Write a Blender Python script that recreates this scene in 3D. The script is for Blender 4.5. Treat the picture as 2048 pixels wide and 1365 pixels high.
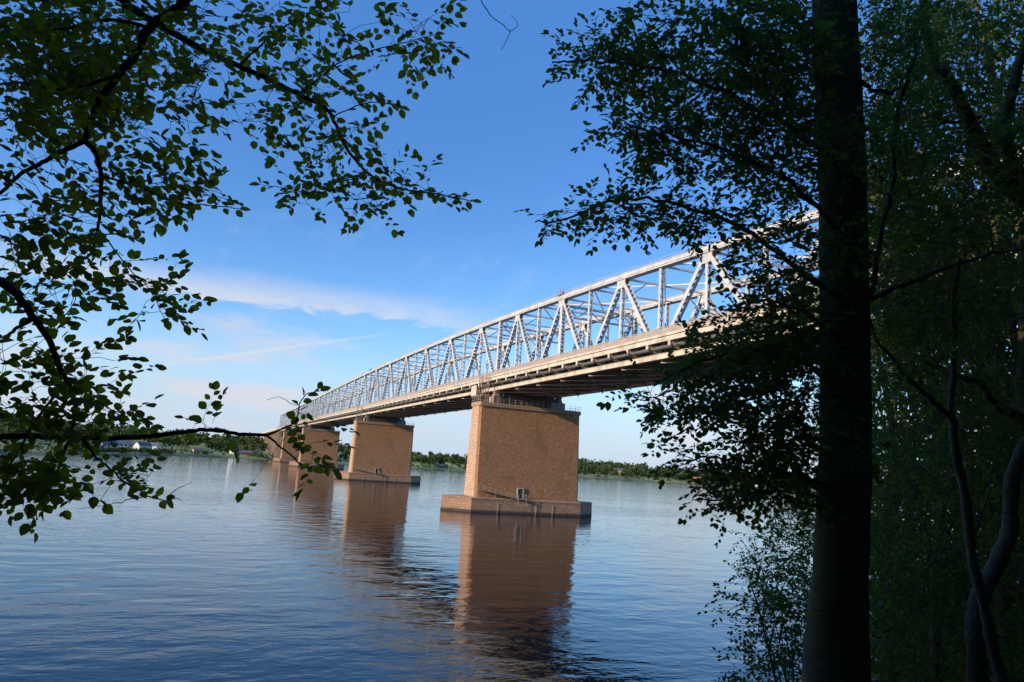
import bpy, math, random
import numpy as np
from mathutils import Vector, Matrix

random.seed(7)
rng = np.random.default_rng(11)
S = bpy.context.scene
for o in list(bpy.data.objects):
    bpy.data.objects.remove(o)
COL = S.collection

# ------------------------------------------------------------------ camera
FPX = 1415.125                      # focal length in pixels of a 2048 px wide picture
CAM = np.array([162.63, -61.463, 11.096])
YAW, PITCH, ROLL = 0.37877, 0.174437, 0.0692865
_F = np.array([-math.cos(YAW) * math.cos(PITCH), math.sin(YAW) * math.cos(PITCH), math.sin(PITCH)])
_r = np.cross(_F, [0, 0, 1]); _r /= np.linalg.norm(_r)
_u = np.cross(_r, _F)
_R = _r * math.cos(ROLL) + _u * math.sin(ROLL)
_U = -_r * math.sin(ROLL) + _u * math.cos(ROLL)
cam_data = bpy.data.cameras.new("camera")
cam_data.sensor_width = 36.0
cam_data.lens = FPX / 2048 * 36.0
cam_data.clip_start = 0.1
cam_data.clip_end = 30000
cam = bpy.data.objects.new("camera", cam_data)
COL.objects.link(cam)
M = Matrix.Identity(4)
for i in range(3):
    M[i][0], M[i][1], M[i][2], M[i][3] = _R[i], _U[i], -_F[i], CAM[i]
cam.matrix_world = M
S.camera = cam


def ray(px, py):
    return _F + _R * ((px - 1024) / FPX) + _U * ((682.5 - py) / FPX)


def at(px, py, depth):
    return CAM + ray(px, py) * depth


def hdir(px):
    """horizontal unit direction towards a picture column (at the horizon)"""
    v = ray(px, 905.0)
    v = np.array([v[0], v[1], 0.0])
    return v / np.linalg.norm(v)


# ------------------------------------------------------------------ sun, sky, exposure
SUN_EL = math.radians(17.0)
SUN_AZ = math.radians(10.5)          # from -y towards +x
sun_dir = Vector((math.sin(SUN_AZ) * math.cos(SUN_EL), -math.cos(SUN_AZ) * math.cos(SUN_EL), math.sin(SUN_EL)))
sl = bpy.data.lights.new("sun", 'SUN')
sl.energy = 5.0
sl.angle = math.radians(0.5)
sl.color = (1.0, 0.84, 0.66)
sun = bpy.data.objects.new("sun", sl)
COL.objects.link(sun)
sun.rotation_euler = sun_dir.to_track_quat('Z', 'Y').to_euler()
sun.location = (150, -200, 120)

S.view_settings.view_transform = 'Standard'
S.view_settings.look = 'None'
S.view_settings.exposure = 0.0
S.view_settings.gamma = 1.0
S.render.engine = 'CYCLES'
S.cycles.max_bounces = 8
S.cycles.transparent_max_bounces = 8
S.cycles.sample_clamp_indirect = 6


class NT:
    """tiny node helper"""
    def __init__(self, tree):
        self.t = tree; self.n = tree.nodes; self.l = tree.links

    def node(self, typ, **kw):
        n = self.n.new(typ)
        for k, v in kw.items():
            setattr(n, k, v)
        return n

    def put(self, sock, v):
        if isinstance(v, bpy.types.NodeSocket):
            self.l.new(v, sock)
        else:
            sock.default_value = v

    def math(self, op, a, b=None, c=None, clamp=False):
        n = self.node('ShaderNodeMath', operation=op); n.use_clamp = clamp
        self.put(n.inputs[0], a)
        if b is not None: self.put(n.inputs[1], b)
        if c is not None: self.put(n.inputs[2], c)
        return n.outputs[0]

    def dot(self, a, vec):
        n = self.node('ShaderNodeVectorMath', operation='DOT_PRODUCT')
        self.put(n.inputs[0], a); n.inputs[1].default_value = tuple(vec)
        return n.outputs['Value']

    def smooth(self, v, a, b, c=0.0, d=1.0):
        n = self.node('ShaderNodeMapRange', interpolation_type='SMOOTHSTEP')
        self.put(n.inputs[0], v)
        for i, x in enumerate((a, b, c, d)):
            n.inputs[1 + i].default_value = x
        return n.outputs[0]

    def noise(self, vec, scale, detail=4, rough=0.55, dist=0.0):
        n = self.node('ShaderNodeTexNoise')
        if vec is not None: self.put(n.inputs['Vector'], vec)
        n.inputs['Scale'].default_value = scale
        n.inputs['Detail'].default_value = detail
        n.inputs['Roughness'].default_value = rough
        n.inputs['Distortion'].default_value = dist
        return n.outputs['Fac']

    def mapping(self, vec, scale=(1, 1, 1), loc=(0, 0, 0), rot=(0, 0, 0)):
        n = self.node('ShaderNodeMapping')
        self.put(n.inputs['Vector'], vec)
        n.inputs['Scale'].default_value = scale
        n.inputs['Location'].default_value = loc
        n.inputs['Rotation'].default_value = rot
        return n.outputs[0]

    def mix(self, fac, a, b):
        n = self.node('ShaderNodeMix', data_type='RGBA')
        self.put(n.inputs[0], fac)
        for s, v in ((n.inputs[6], a), (n.inputs[7], b)):
            if isinstance(v, bpy.types.NodeSocket): self.l.new(v, s)
            else: s.default_value = (*v, 1.0) if len(v) == 3 else v
        return n.outputs[2]

    def ramp(self, fac, stops):
        n = self.node('ShaderNodeValToRGB')
        self.put(n.inputs[0], fac)
        e = n.color_ramp.elements
        while len(e) < len(stops): e.new(0.5)
        for k, (p, c) in zip(e, stops):
            k.position = p; k.color = (*c, 1.0)
        return n.outputs[0]


# ---- world: Nishita sky with thin evening cirrus, a vapour trail and low soft clouds
W = bpy.data.worlds.new("World")
S.world = W
W.use_nodes = True
t = NT(W.node_tree)
bg = W.node_tree.nodes['Background']
sky = t.node('ShaderNodeTexSky', sky_type='NISHITA')
sky.sun_disc = False
sky.sun_elevation = SUN_EL
sky.sun_rotation = math.atan2(sun_dir.x, sun_dir.y)
sky.air_density = 1.0
sky.dust_density = 0.2
sky.ozone_density = 1.0
SKY_STRENGTH = 0.11
tc = t.node('ShaderNodeTexCoord')
d_ = tc.outputs['Generated']
nrm = t.node('ShaderNodeVectorMath', operation='NORMALIZE'); t.put(nrm.inputs[0], d_)
dv = nrm.outputs[0]


def band(pa, pb, w_lo, w_hi, ext, nscale, nstretch):
    """streak of cloud along the great circle through two directions in the sky"""
    a = ray(*pa); a /= np.linalg.norm(a)
    b = ray(*pb); b /= np.linalg.norm(b)
    n = np.cross(a, b); n /= np.linalg.norm(n)
    if n[2] < 0: n = -n
    mid = (a + b); mid /= np.linalg.norm(mid)
    tan = np.cross(n, mid)
    if np.dot(tan, b - a) < 0: tan = -tan
    half = math.acos(float(np.clip(np.dot(a, mid), -1, 1)))
    across = t.dot(dv, n)
    along = t.dot(dv, tan)
    cmb = t.node('ShaderNodeCombineXYZ')
    t.put(cmb.inputs[0], along); t.put(cmb.inputs[1], t.math('MULTIPLY', across, nstretch))
    nz = t.noise(cmb.outputs[0], nscale, 10, 0.68, 0.9)
    wob = t.math('MULTIPLY', t.math('SUBTRACT', nz, 0.5), w_hi * 1.2)
    ac = t.math('ADD', across, wob)
    up = t.smooth(ac, 0.0, w_hi, 1.0, 0.0)
    dn = t.smooth(ac, -w_lo, 0.0, 0.0, 1.0)
    e0 = t.smooth(along, -math.sin(half) * ext[0] - 0.10, -math.sin(half) * ext[0] + 0.12)
    e1 = t.smooth(along, math.sin(half) * ext[1] - 0.16, math.sin(half) * ext[1] + 0.05, 1.0, 0.0)
    m = t.math('MULTIPLY', t.math('MULTIPLY', up, dn), t.math('MULTIPLY', e0, e1))
    return m, nz


m1, n1 = band((280, 572), (960, 660), 0.008, 0.046, (1.7, 1.2), 7.0, 4.0)
m1 = t.math('MULTIPLY', m1, t.smooth(n1, 0.22, 0.74, 0.28, 0.90))
m2, n2 = band((330, 730), (800, 664), 0.0035, 0.0035, (1.0, 0.9), 26.0, 3.0)
m2 = t.math('MULTIPLY', m2, t.smooth(n2, 0.3, 0.7, 0.35, 0.7))
m3, n3 = band((60, 702), (430, 710), 0.010, 0.022, (1.2, 0.9), 9.0, 5.0)
m3 = t.math('MULTIPLY', m3, t.smooth(n3, 0.35, 0.7, 0.1, 0.6))
sep = t.node('ShaderNodeSeparateXYZ'); t.put(sep.inputs[0], dv)
zz = sep.outputs[2]
inv = t.math('DIVIDE', 1.0, t.math('ADD', t.math('MAXIMUM', zz, 0.0), 0.16))
cmb = t.node('ShaderNodeCombineXYZ')
t.put(cmb.inputs[0], t.math('MULTIPLY', sep.outputs[0], inv))
t.put(cmb.inputs[1], t.math('MULTIPLY', sep.outputs[1], inv))
t.put(cmb.inputs[2], t.math('MULTIPLY', zz, 9.0))
lown = t.noise(cmb.outputs[0], 1.7, 6, 0.55, 0.3)
lowm = t.math('MULTIPLY', t.smooth(lown, 0.48, 0.72), t.math('MULTIPLY', t.smooth(zz, 0.0, 0.07), t.smooth(zz, 0.10, 0.24, 1.0, 0.0)))
lowm = t.math('MULTIPLY', lowm, 0.8)
wispn = t.noise(t.mapping(cmb.outputs[0], (0.7, 4.0, 1.0), (3.1, 0, 0), (0, 0, 0.5)), 2.0, 6, 0.6, 0.5)
wisp = t.math('MULTIPLY', t.smooth(wispn, 0.50, 0.80), t.math('MULTIPLY', t.smooth(zz, 0.05, 0.14), t.smooth(zz, 0.26, 0.42, 1.0, 0.0)))
wisp = t.math('MULTIPLY', wisp, 0.14)
skyc = t.node('ShaderNodeMix', data_type='RGBA', blend_type='MULTIPLY')
skyc.inputs[0].default_value = 1.0
hs_ = t.node('ShaderNodeHueSaturation'); hs_.inputs['Saturation'].default_value = 1.28
t.put(hs_.inputs['Color'], sky.outputs[0])
t.put(skyc.inputs[6], hs_.outputs[0])
skyc.inputs[7].default_value = (1.22, 1.55, 2.12, 1)
c = skyc.outputs[2]
CL = 7.6
# pale evening haze low over the horizon
c = t.mix(t.smooth(zz, 0.2, 0.6, 0.0, 0.55), c, (0.098 * 9.09, 0.295 * 9.09, 0.78 * 9.09))
c = t.mix(t.smooth(zz, 0.0, 0.19, 0.92, 0.0), c, (0.66 * CL, 0.81 * CL, 1.06 * CL))
c = t.mix(lowm, c, (0.92 * CL, 0.86 * CL, 0.90 * CL))
c = t.mix(wisp, c, (0.90 * CL, 0.92 * CL, 0.97 * CL))
c = t.mix(m3, c, (0.92 * CL, 0.92 * CL, 0.96 * CL))
c = t.mix(m1, c, (0.90 * CL, 0.93 * CL, 1.00 * CL))
c = t.mix(m2, c, (0.92 * CL, 0.95 * CL, 1.00 * CL))
t.l.new(c, bg.inputs['Color'])
bg.inputs['Strength'].default_value = SKY_STRENGTH


# ------------------------------------------------------------------ object helpers
def tag(o, label=None, cat=None, group=None, kind=None):
    if label: o['label'] = label
    if cat: o['category'] = cat
    if group: o['group'] = group
    if kind: o['kind'] = kind
    return o


def empty(name, loc, label=None, cat=None, group=None, rz=0.0):
    o = bpy.data.objects.new(name, None)
    o.empty_display_size = 0.3
    COL.objects.link(o)
    o.location = loc; o.rotation_euler.z = rz
    return tag(o, label, cat, group)


def link_mesh(name, me, mat, parent=None):
    o = bpy.data.objects.new(name, me)
    COL.objects.link(o)
    if mat: me.materials.append(mat)
    if parent: o.parent = parent
    return o


def copy_tree(o, parent=None):
    c = o.copy(); COL.objects.link(c)
    if parent: c.parent = parent
    for ch in [k for k in bpy.data.objects if k.parent == o]:
        copy_tree(ch, c)
    return c


class MB:
    """mesh builder in the coordinates of its parent (org is subtracted)"""
    def __init__(self, org=(0, 0, 0)):
        self.v = []; self.f = []; self.org = np.array(org, float); self.uv = None

    def hexa(self, p):
        """eight corners: bottom 0-3 counter clockwise, top 4-7"""
        b = len(self.v)
        self.v += [tuple(np.array(q, float) - self.org) for q in p]
        for q in ((3, 2, 1, 0), (4, 5, 6, 7), (0, 1, 5, 4), (1, 2, 6, 5), (2, 3, 7, 6), (3, 0, 4, 7)):
            self.f.append(tuple(b + i for i in q))

    def box(self, x0, x1, y0, y1, z0, z1):
        self.hexa([(x0, y0, z0), (x1, y0, z0), (x1, y1, z0), (x0, y1, z0), (x0, y0, z1), (x1, y0, z1), (x1, y1, z1), (x0, y1, z1)])

    def bar(self, a, b, w, h, up=(0, 1, 0)):
        """box beam from a to b: w across in the plane of the truss, h along `up`"""
        a = np.array(a, float); b = np.array(b, float)
        d = b - a; L = np.linalg.norm(d)
        if L < 1e-6: return
        d /= L
        s = np.cross(d, up); n = np.linalg.norm(s)
        if n < 1e-4:
            s = np.cross(d, (1, 0, 0)); n = np.linalg.norm(s)
        s /= n
        u = np.cross(s, d)
        s = s * w / 2; u = u * h / 2
        self.hexa([a - s - u, a + s - u, a + s + u, a - s + u, b - s - u, b + s - u, b + s + u, b - s + u])

    def tube(self, pts, rad, sides=6):
        pts = [np.array(p, float) - self.org for p in pts]
        n = len(pts)
        if np.isscalar(rad): rad = [rad] * n
        b = len(self.v)
        sv = None
        for i, p in enumerate(pts):
            d = pts[min(i + 1, n - 1)] - pts[max(i - 1, 0)]
            d = d / (np.linalg.norm(d) + 1e-9)
            if sv is None:
                sv = np.cross(d, (0.13, 0.29, 0.95))
                if np.linalg.norm(sv) < 0.2: sv = np.cross(d, (1, 0.2, 0))
            sv = sv - d * np.dot(sv, d); sv = sv / (np.linalg.norm(sv) + 1e-9)
            u = np.cross(sv, d)
            for k in range(sides):
                a = 2 * math.pi * k / sides
                self.v.append(tuple(p + (sv * math.cos(a) + u * math.sin(a)) * rad[i]))
        for i in range(n - 1):
            for k in range(sides):
                k2 = (k + 1) % sides
                self.f.append((b + i * sides + k, b + i * sides + k2, b + (i + 1) * sides + k2, b + (i + 1) * sides + k))
        self.f.append(tuple(b + k for k in range(sides))[::-1])
        self.f.append(tuple(b + (n - 1) * sides + k for k in range(sides)))

    def poly(self, pts):
        b = len(self.v)
        self.v += [tuple(np.array(q, float) - self.org) for q in pts]
        self.f.append(tuple(range(b, b + len(pts))))

    def prism(self, outline, z0, z1, top=None):
        """vertical prism over an xy outline (counter clockwise); top may be another outline"""
        top = top or outline
        n = len(outline); b = len(self.v)
        self.v += [tuple(np.array((x, y, z0), float) - self.org) for x, y in outline]
        self.v += [tuple(np.array((x, y, z1), float) - self.org) for x, y in top]
        for k in range(n):
            k2 = (k + 1) % n
            self.f.append((b + k, b + k2, b + n + k2, b + n + k))
        self.f.append(tuple(range(b, b + n))[::-1])
        self.f.append(tuple(range(b + n, b + 2 * n)))

    def build(self, name, mat, parent=None, smooth=False, loc=None):
        me = bpy.data.meshes.new(name)
        me.from_pydata(self.v, [], self.f)
        if smooth:
            me.polygons.foreach_set('use_smooth', [True] * len(me.polygons))
        me.update()
        o = link_mesh(name, me, mat, parent)
        if loc is not None: o.location = loc
        return o


# ------------------------------------------------------------------ materials
def new_mat(name):
    m = bpy.data.materials.new(name); m.use_nodes = True
    t = NT(m.node_tree)
    p = m.node_tree.nodes['Principled BSDF']
    return m, t, p


def paint(name, col, col2, rough=0.55, scale=0.35, rust=None, rust_amt=0.6):
    m, t, p = new_mat(name)
    g = t.node('ShaderNodeNewGeometry').outputs['Position']
    n = t.noise(g, scale, 6, 0.65)
    c = t.mix(t.smooth(n, 0.35, 0.7), col, col2)
    if rust:
        n2 = t.noise(t.mapping(g, (1.5, 1.5, 0.5)), 1.1, 8, 0.75)
        c = t.mix(t.smooth(n2, rust_amt, rust_amt + 0.14), c, rust)
    t.l.new(c, p.inputs['Base Color'])
    p.inputs['Roughness'].default_value = rough
    return m


M_STEEL = paint("steel_paint", (0.62, 0.595, 0.55), (0.44, 0.425, 0.40), 0.55, 0.6, (0.28, 0.20, 0.15), 0.585)
M_CREAM = paint("cream_fascia", (0.68, 0.58, 0.43), (0.44, 0.36, 0.27), 0.6, 0.5, (0.28, 0.19, 0.125), 0.555)
M_RAILP = paint("railing_mesh", (0.36, 0.27, 0.20), (0.44, 0.35, 0.27), 0.7, 0.5)
M_RAIL = paint("railing_paint", (0.55, 0.47, 0.38), (0.45, 0.38, 0.31), 0.6, 0.8)
M_UNDER = paint("underside_paint", (0.50, 0.40, 0.34), (0.36, 0.28, 0.235), 0.7, 0.4, (0.20, 0.11, 0.07), 0.58)
M_DECK = paint("deck_concrete", (0.20, 0.18, 0.16), (0.14, 0.13, 0.12), 0.85, 0.5)
M_PIPE = paint("grey_pipe", (0.11, 0.105, 0.10), (0.15, 0.14, 0.13), 0.6, 0.6)
M_RUSTY = paint("red_lead_paint", (0.40, 0.27, 0.20), (0.30, 0.20, 0.15), 0.7, 1.2, (0.25, 0.12, 0.07), 0.55)
M_GREY = paint("grey_steel", (0.22, 0.23, 0.25), (0.17, 0.18, 0.19), 0.5, 1.0)
M_DARK = paint("dark_opening", (0.02, 0.018, 0.016), (0.03, 0.026, 0.022), 0.9, 1.0)
M_MARK = paint("white_scrawl", (0.62, 0.58, 0.54), (0.45, 0.40, 0.36), 0.8, 3.0)


def masonry(name, cols, bw, bh, mortar, msize, stain=0.5, bump=0.35, wet=True):
    m, t, p = new_mat(name)
    uv = t.node('ShaderNodeUVMap').outputs[0]
    g = t.node('ShaderNodeNewGeometry').outputs['Position']
    br = t.node('ShaderNodeTexBrick')
    t.put(br.inputs['Vector'], uv)
    br.inputs['Color1'].default_value = (*cols[0], 1)
    br.inputs['Color2'].default_value = (*cols[1], 1)
    br.inputs['Mortar'].default_value = (*mortar, 1)
    br.inputs['Scale'].default_value = 1.0
    br.inputs['Mortar Size'].default_value = msize
    br.inputs['Mortar Smooth'].default_value = 0.3
    br.inputs['Brick Width'].default_value = bw
    br.inputs['Row Height'].default_value = bh
    br.inputs['Bias'].default_value = 0.0
    fine = t.noise(uv, 3.2, 6, 0.75)
    c = t.mix(t.smooth(fine, 0.3, 0.75, 0.0, 0.65), br.outputs['Color'], cols[2])
    big = t.noise(t.mapping(uv, (1.0, 0.55, 1.0)), 0.16, 6, 0.6, 0.4)
    c = t.mix(t.smooth(big, 0.47, 0.70, 0.0, stain), c, cols[3])
    strk = t.noise(t.mapping(uv, (1.0, 0.09, 1.0)), 0.55, 5, 0.7, 0.2)
    c = t.mix(t.smooth(strk, 0.56, 0.76, 0.0, stain * 0.7), c, cols[4])
    strk2 = t.noise(t.mapping(uv, (1.3, 0.12, 1.0), (7.3, 2.2, 0)), 0.8, 6, 0.75, 0.3)
    c = t.mix(t.smooth(strk2, 0.60, 0.80, 0.0, 0.5), c, (0.46, 0.36, 0.29))
    rows = t.noise(t.mapping(uv, (0.05, 1.0, 1.0), (2.0, 0.4, 0)), 1.25, 4, 0.7)
    c = t.mix(t.smooth(rows, 0.50, 0.70, 0.0, 0.28), c, cols[4])
    grit = t.noise(uv, 1.15, 7, 0.8)
    c = t.mix(t.smooth(grit, 0.52, 0.62, 0.0, 0.85), c, cols[1])
    c = t.mix(t.smooth(grit, 0.34, 0.46, 0.65, 0.0), c, cols[2])
    if wet:
        z = t.node('ShaderNodeSeparateXYZ'); t.put(z.inputs[0], g)
        zz = t.math('ADD', z.outputs[2], t.math('MULTIPLY', t.noise(uv, 0.9, 4), 0.5))
        c = t.mix(t.smooth(zz, 0.55, 1.15, 0.9, 0.0), c, (0.045, 0.035, 0.028))
    t.l.new(c, p.inputs['Base Color'])
    p.inputs['Roughness'].default_value = 0.9
    b = t.node('ShaderNodeBump'); b.inputs['Strength'].default_value = bump; b.inputs['Distance'].default_value = 0.05
    hh = t.math('ADD', t.math('MULTIPLY', br.outputs['Fac'], -0.8), t.math('MULTIPLY', fine, 0.9))
    t.l.new(hh, b.inputs['Height'])
    t.l.new(b.outputs[0], p.inputs['Normal'])
    return m


BR = [(0.52, 0.240, 0.095), (0.27, 0.115, 0.05), (0.60, 0.315, 0.14), (0.22, 0.145, 0.045), (0.14, 0.075, 0.04)]
M_BRICK = masonry("pier_brick", BR, 0.62, 0.30, (0.20, 0.115, 0.07), 0.035, 0.75, 0.8)
BK = [(0.68, 0.44, 0.27), (0.44, 0.25, 0.14), (0.74, 0.50, 0.33), (0.38, 0.23, 0.13), (0.26, 0.15, 0.09)]
M_BLOCK = masonry("pier_stone", BK, 1.05, 0.52, (0.18, 0.10, 0.06), 0.06, 0.6, 1.0)
BF = [(0.50, 0.29, 0.17), (0.33, 0.18, 0.10), (0.56, 0.35, 0.22), (0.30, 0.18, 0.10), (0.20, 0.115, 0.07)]
M_FOOT = masonry("footing_stone", BF, 1.05, 0.52, (0.16, 0.09, 0.055), 0.06, 0.65, 1.0)
M_COPE = masonry("coping_stone", [(0.42, 0.27, 0.15), (0.36, 0.22, 0.12), (0.46, 0.31, 0.18), (0.25, 0.19, 0.10), (0.18, 0.13, 0.08)], 2.6, 1.4, (0.2, 0.14, 0.1), 0.03, 0.6, 0.3, False)


def leaf_mat(name, stops, trans=0.32, rough=0.5, glow=2.1):
    m, t, p = new_mat(name)
    a = t.node('ShaderNodeAttribute', attribute_name='tint')
    c = t.ramp(a.outputs['Fac'], stops)
    t.l.new(c, p.inputs['Base Color'])
    p.inputs['Roughness'].default_value = rough
    p.inputs['Specular IOR Level'].default_value = 0.18
    tr = t.node('ShaderNodeBsdfTranslucent')
    hs = t.node('ShaderNodeHueSaturation'); hs.inputs['Value'].default_value = glow; hs.inputs['Saturation'].default_value = 1.12
    t.l.new(c, hs.inputs['Color']); t.l.new(hs.outputs[0], tr.inputs[0])
    mx = t.node('ShaderNodeMixShader'); mx.inputs[0].default_value = trans
    out = m.node_tree.nodes['Material Output']
    t.l.new(p.outputs[0], mx.inputs[1]); t.l.new(tr.outputs[0], mx.inputs[2]); t.l.new(mx.outputs[0], out.inputs[0])
    return m


M_LEAF = leaf_mat("beech_leaf", [(0.0, (0.085, 0.095, 0.012)), (0.5, (0.140, 0.155, 0.019)), (0.9, (0.19, 0.20, 0.030)), (1.0, (0.25, 0.22, 0.04))], 0.62, 0.5, 2.7)
M_LEAF2 = leaf_mat("beech_leaf_cool", [(0.0, (0.046, 0.070, 0.015)), (0.5, (0.082, 0.115, 0.024)), (0.92, (0.115, 0.145, 0.030)), (1.0, (0.21, 0.19, 0.045))], 0.5, 0.5, 2.3)
M_LEAF3 = leaf_mat("hornbeam_leaf", [(0.0, (0.055, 0.080, 0.018)), (0.6, (0.095, 0.130, 0.030)), (1.0, (0.14, 0.17, 0.05))], 0.5)
M_WOOD = leaf_mat("wood_leaf", [(0.0, (0.012, 0.022, 0.008)), (1.0, (0.030, 0.05, 0.014))], 0.15)
M_FAR1 = leaf_mat("far_leaf", [(0.0, (0.028, 0.046, 0.016)), (0.45, (0.058, 0.090, 0.027)), (0.8, (0.10, 0.135, 0.036)), (1.0, (0.18, 0.18, 0.05))], 0.2, 0.7, 1.5)


def bark(name, c1, c2, c3, sc=1.0):
    m, t, p = new_mat(name)
    g = t.node('ShaderNodeNewGeometry').outputs['Position']
    n = t.noise(t.mapping(g, (1, 1, 0.35)), 6.0 * sc, 8, 0.7, 0.4)
    n2 = t.noise(g, 1.3 * sc, 5, 0.6)
    c = t.mix(t.smooth(n, 0.35, 0.68), c1, c2)
    c = t.mix(t.smooth(n2, 0.46, 0.64, 0, 0.8), c, c3)
    lich = t.noise(g, 9.0 * sc, 5, 0.65, 0.8)
    c = t.mix(t.smooth(lich, 0.62, 0.70, 0, 0.6), c, tuple(q * 2.2 for q in c2))
    scar = t.noise(t.mapping(g, (1, 1, 2.2)), 2.6 * sc, 3, 0.5, 1.2)
    c = t.mix(t.smooth(scar, 0.66, 0.72, 0, 0.85), c, tuple(q * 0.3 for q in c1))
    t.l.new(c, p.inputs['Base Color'])
    p.inputs['Roughness'].default_value = 0.85
    b = t.node('ShaderNodeBump'); b.inputs['Strength'].default_value = 0.8; b.inputs['Distance'].default_value = 0.03
    hh = t.math('ADD', t.noise(t.mapping(g, (1, 1, 0.22)), 20 * sc, 6, 0.7), t.math('MULTIPLY', scar, 1.5))
    t.l.new(hh, b.inputs['Height'])
    t.l.new(b.outputs[0], p.inputs['Normal'])
    return m


M_BARK = bark("beech_bark", (0.120, 0.086, 0.046), (0.180, 0.132, 0.074), (0.115, 0.118, 0.022))
M_BARKD = bark("twig_bark", (0.050, 0.038, 0.027), (0.075, 0.058, 0.042), (0.05, 0.05, 0.026))
M_BARKP = bark("pale_bark", (0.105, 0.085, 0.058), (0.175, 0.148, 0.105), (0.085, 0.085, 0.028))

# water
M_WATER, t, p = new_mat("water")
g = t.node('ShaderNodeNewGeometry').outputs['Position']
p.inputs['Base Color'].default_value = (0.003, 0.008, 0.013, 1)
p.inputs['Roughness'].default_value = 0.03
p.inputs['IOR'].default_value = 1.333
a = t.mapping(g, (1.0, 0.55, 1.0), (0, 0, 0), (0, 0, 0.9))
w1 = t.noise(a, 0.30, 3, 0.5, 0.3)
w2 = t.noise(t.mapping(g, (1.0, 0.6, 1.0), (0, 0, 0), (0, 0, -0.25)), 0.95, 3, 0.55, 0.4)
w3 = t.noise(g, 2.8, 2, 0.5)
patch = t.smooth(t.noise(t.mapping(g, (1.0, 0.4, 1.0), (0, 0, 0), (0, 0, 0.6)), 0.022, 4, 0.55, 0.5), 0.36, 0.66, 0.3, 1.5)
hgt = t.math('ADD', t.math('MULTIPLY', w1, 0.115), t.math('MULTIPLY', t.math('ADD', t.math('MULTIPLY', w2, 0.030), t.math('MULTIPLY', w3, 0.006)), patch))
b = t.node('ShaderNodeBump'); b.inputs['Strength'].default_value = 1.0; b.inputs['Distance'].default_value = 1.0
t.l.new(hgt, b.inputs['Height']); t.l.new(b.outputs[0], p.inputs['Normal'])

# ground of the banks
M_BANK, t, p = new_mat("leaf_litter")
g = t.node('ShaderNodeNewGeometry').outputs['Position']
c = t.mix(t.smooth(t.noise(g, 3.0, 8, 0.7), 0.35, 0.65), (0.030, 0.022, 0.014), (0.065, 0.048, 0.028))
c = t.mix(t.smooth(t.noise(g, 0.5, 5, 0.6), 0.5, 0.65, 0, 0.6), c, (0.030, 0.045, 0.016))
t.l.new(c, p.inputs['Base Color']); p.inputs['Roughness'].default_value = 0.95
M_MEADOW, t, p = new_mat("meadow")
g = t.node('ShaderNodeNewGeometry').outputs['Position']
c = t.mix(t.smooth(t.noise(g, 0.02, 6, 0.65), 0.4, 0.6), (0.16, 0.21, 0.06), (0.24, 0.27, 0.085))
c = t.mix(t.smooth(t.noise(t.mapping(g, (1, 1, 1), (90, 10, 0)), 0.011, 5, 0.6), 0.50, 0.60, 0, 0.85), c, (0.42, 0.36, 0.10))
z = t.node('ShaderNodeSeparateXYZ'); t.put(z.inputs[0], g)
c = t.mix(t.smooth(z.outputs[2], 0.25, 0.8, 0.8, 0.0), c, (0.22, 0.17, 0.11))
t.l.new(c, p.inputs['Base Color']); p.inputs['Roughness'].default_value = 0.95

# ------------------------------------------------------------------ the setting: water and banks
mb = MB()
mb.poly([(-9000, -9000, 0), (9000, -9000, 0), (9000, 9000, 0), (-9000, 9000, 0)])
tag(mb.build("water", M_WATER), "calm blue strait mirroring the bridge piers", None, None, "structure")

SHY = [-400, -62, -46, -32, -18, 0, 30, 400]
SHX = [141, 141, 138, 132, 119, 112, 107, 100]


def bank_h(x, y):
    s = x - np.interp(y, SHY, SHX)
    k = np.interp(y, [-60, -20], [1.0, 0.8])
    h = np.interp(s, [-30, 0, 3, 22, 30, 60, 120, 300], [-8, 0.0, 1.3, 9.4, 10.6, 23, 32, 36]) * np.where(s > 0, k, 1)
    return h + 0.18 * math.sin(x * 0.9) * math.cos(y * 0.7) * (1 if s > 2 else 0)


def grid(name, xs, ys, fn, mat):
    mb = MB()
    nx, ny = len(xs), len(ys)
    for x in xs:
        for y in ys:
            mb.v.append((x, y, fn(x, y)))
    for i in range(nx - 1):
        for j in range(ny - 1):
            mb.f.append((i * ny + j, (i + 1) * ny + j, (i + 1) * ny + j + 1, i * ny + j + 1))
    return mb.build(name, mat, smooth=True)


tag(grid("bank", np.concatenate([np.arange(90, 180, 1.5), np.arange(180, 420, 12)]), np.concatenate([np.arange(-300, -100, 10), np.arange(-100, 40, 1.5), np.arange(40, 300, 10)]), bank_h, M_BANK),
    "steep wooded near bank under the trees", None, None, "structure")

# far shore: a strip of land whose waterline was taken from the picture columns and their distances
FSP = [-900, -300, 0, 150, 250, 420, 550, 700, 850, 1000, 1170, 1280, 1400, 1600, 2000, 2600]
FSD = [330, 400, 455, 530, 610, 780, 850, 900, 950, 1080, 1330, 1480, 1650, 1850, 2100, 2300]


def far_pt(px, extra, z=0.0):
    d = hdir(px) * (np.interp(px, FSP, FSD) + extra)
    return np.array([CAM[0] + d[0], CAM[1] + d[1], z])


def far_h(px, e):
    h = np.interp(e, [-40, 0, 6, 50, 140, 320, 700, 1500, 4000], [-4, 0.0, 1.0, 2.0, 4.5, 9, 14, 22, 26])
    k = np.interp(px, [0, 300, 500, 900, 1200, 1500], [1.0, 1.0, 1.1, 0.9, 1.25, 1.3])
    bump = 1.2 * math.sin(px * 0.02 + e * 0.011) + 0.8 * math.sin(px * 0.053)
    return h * k + (bump * min(1, e / 120) if e > 0 else 0)


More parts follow.
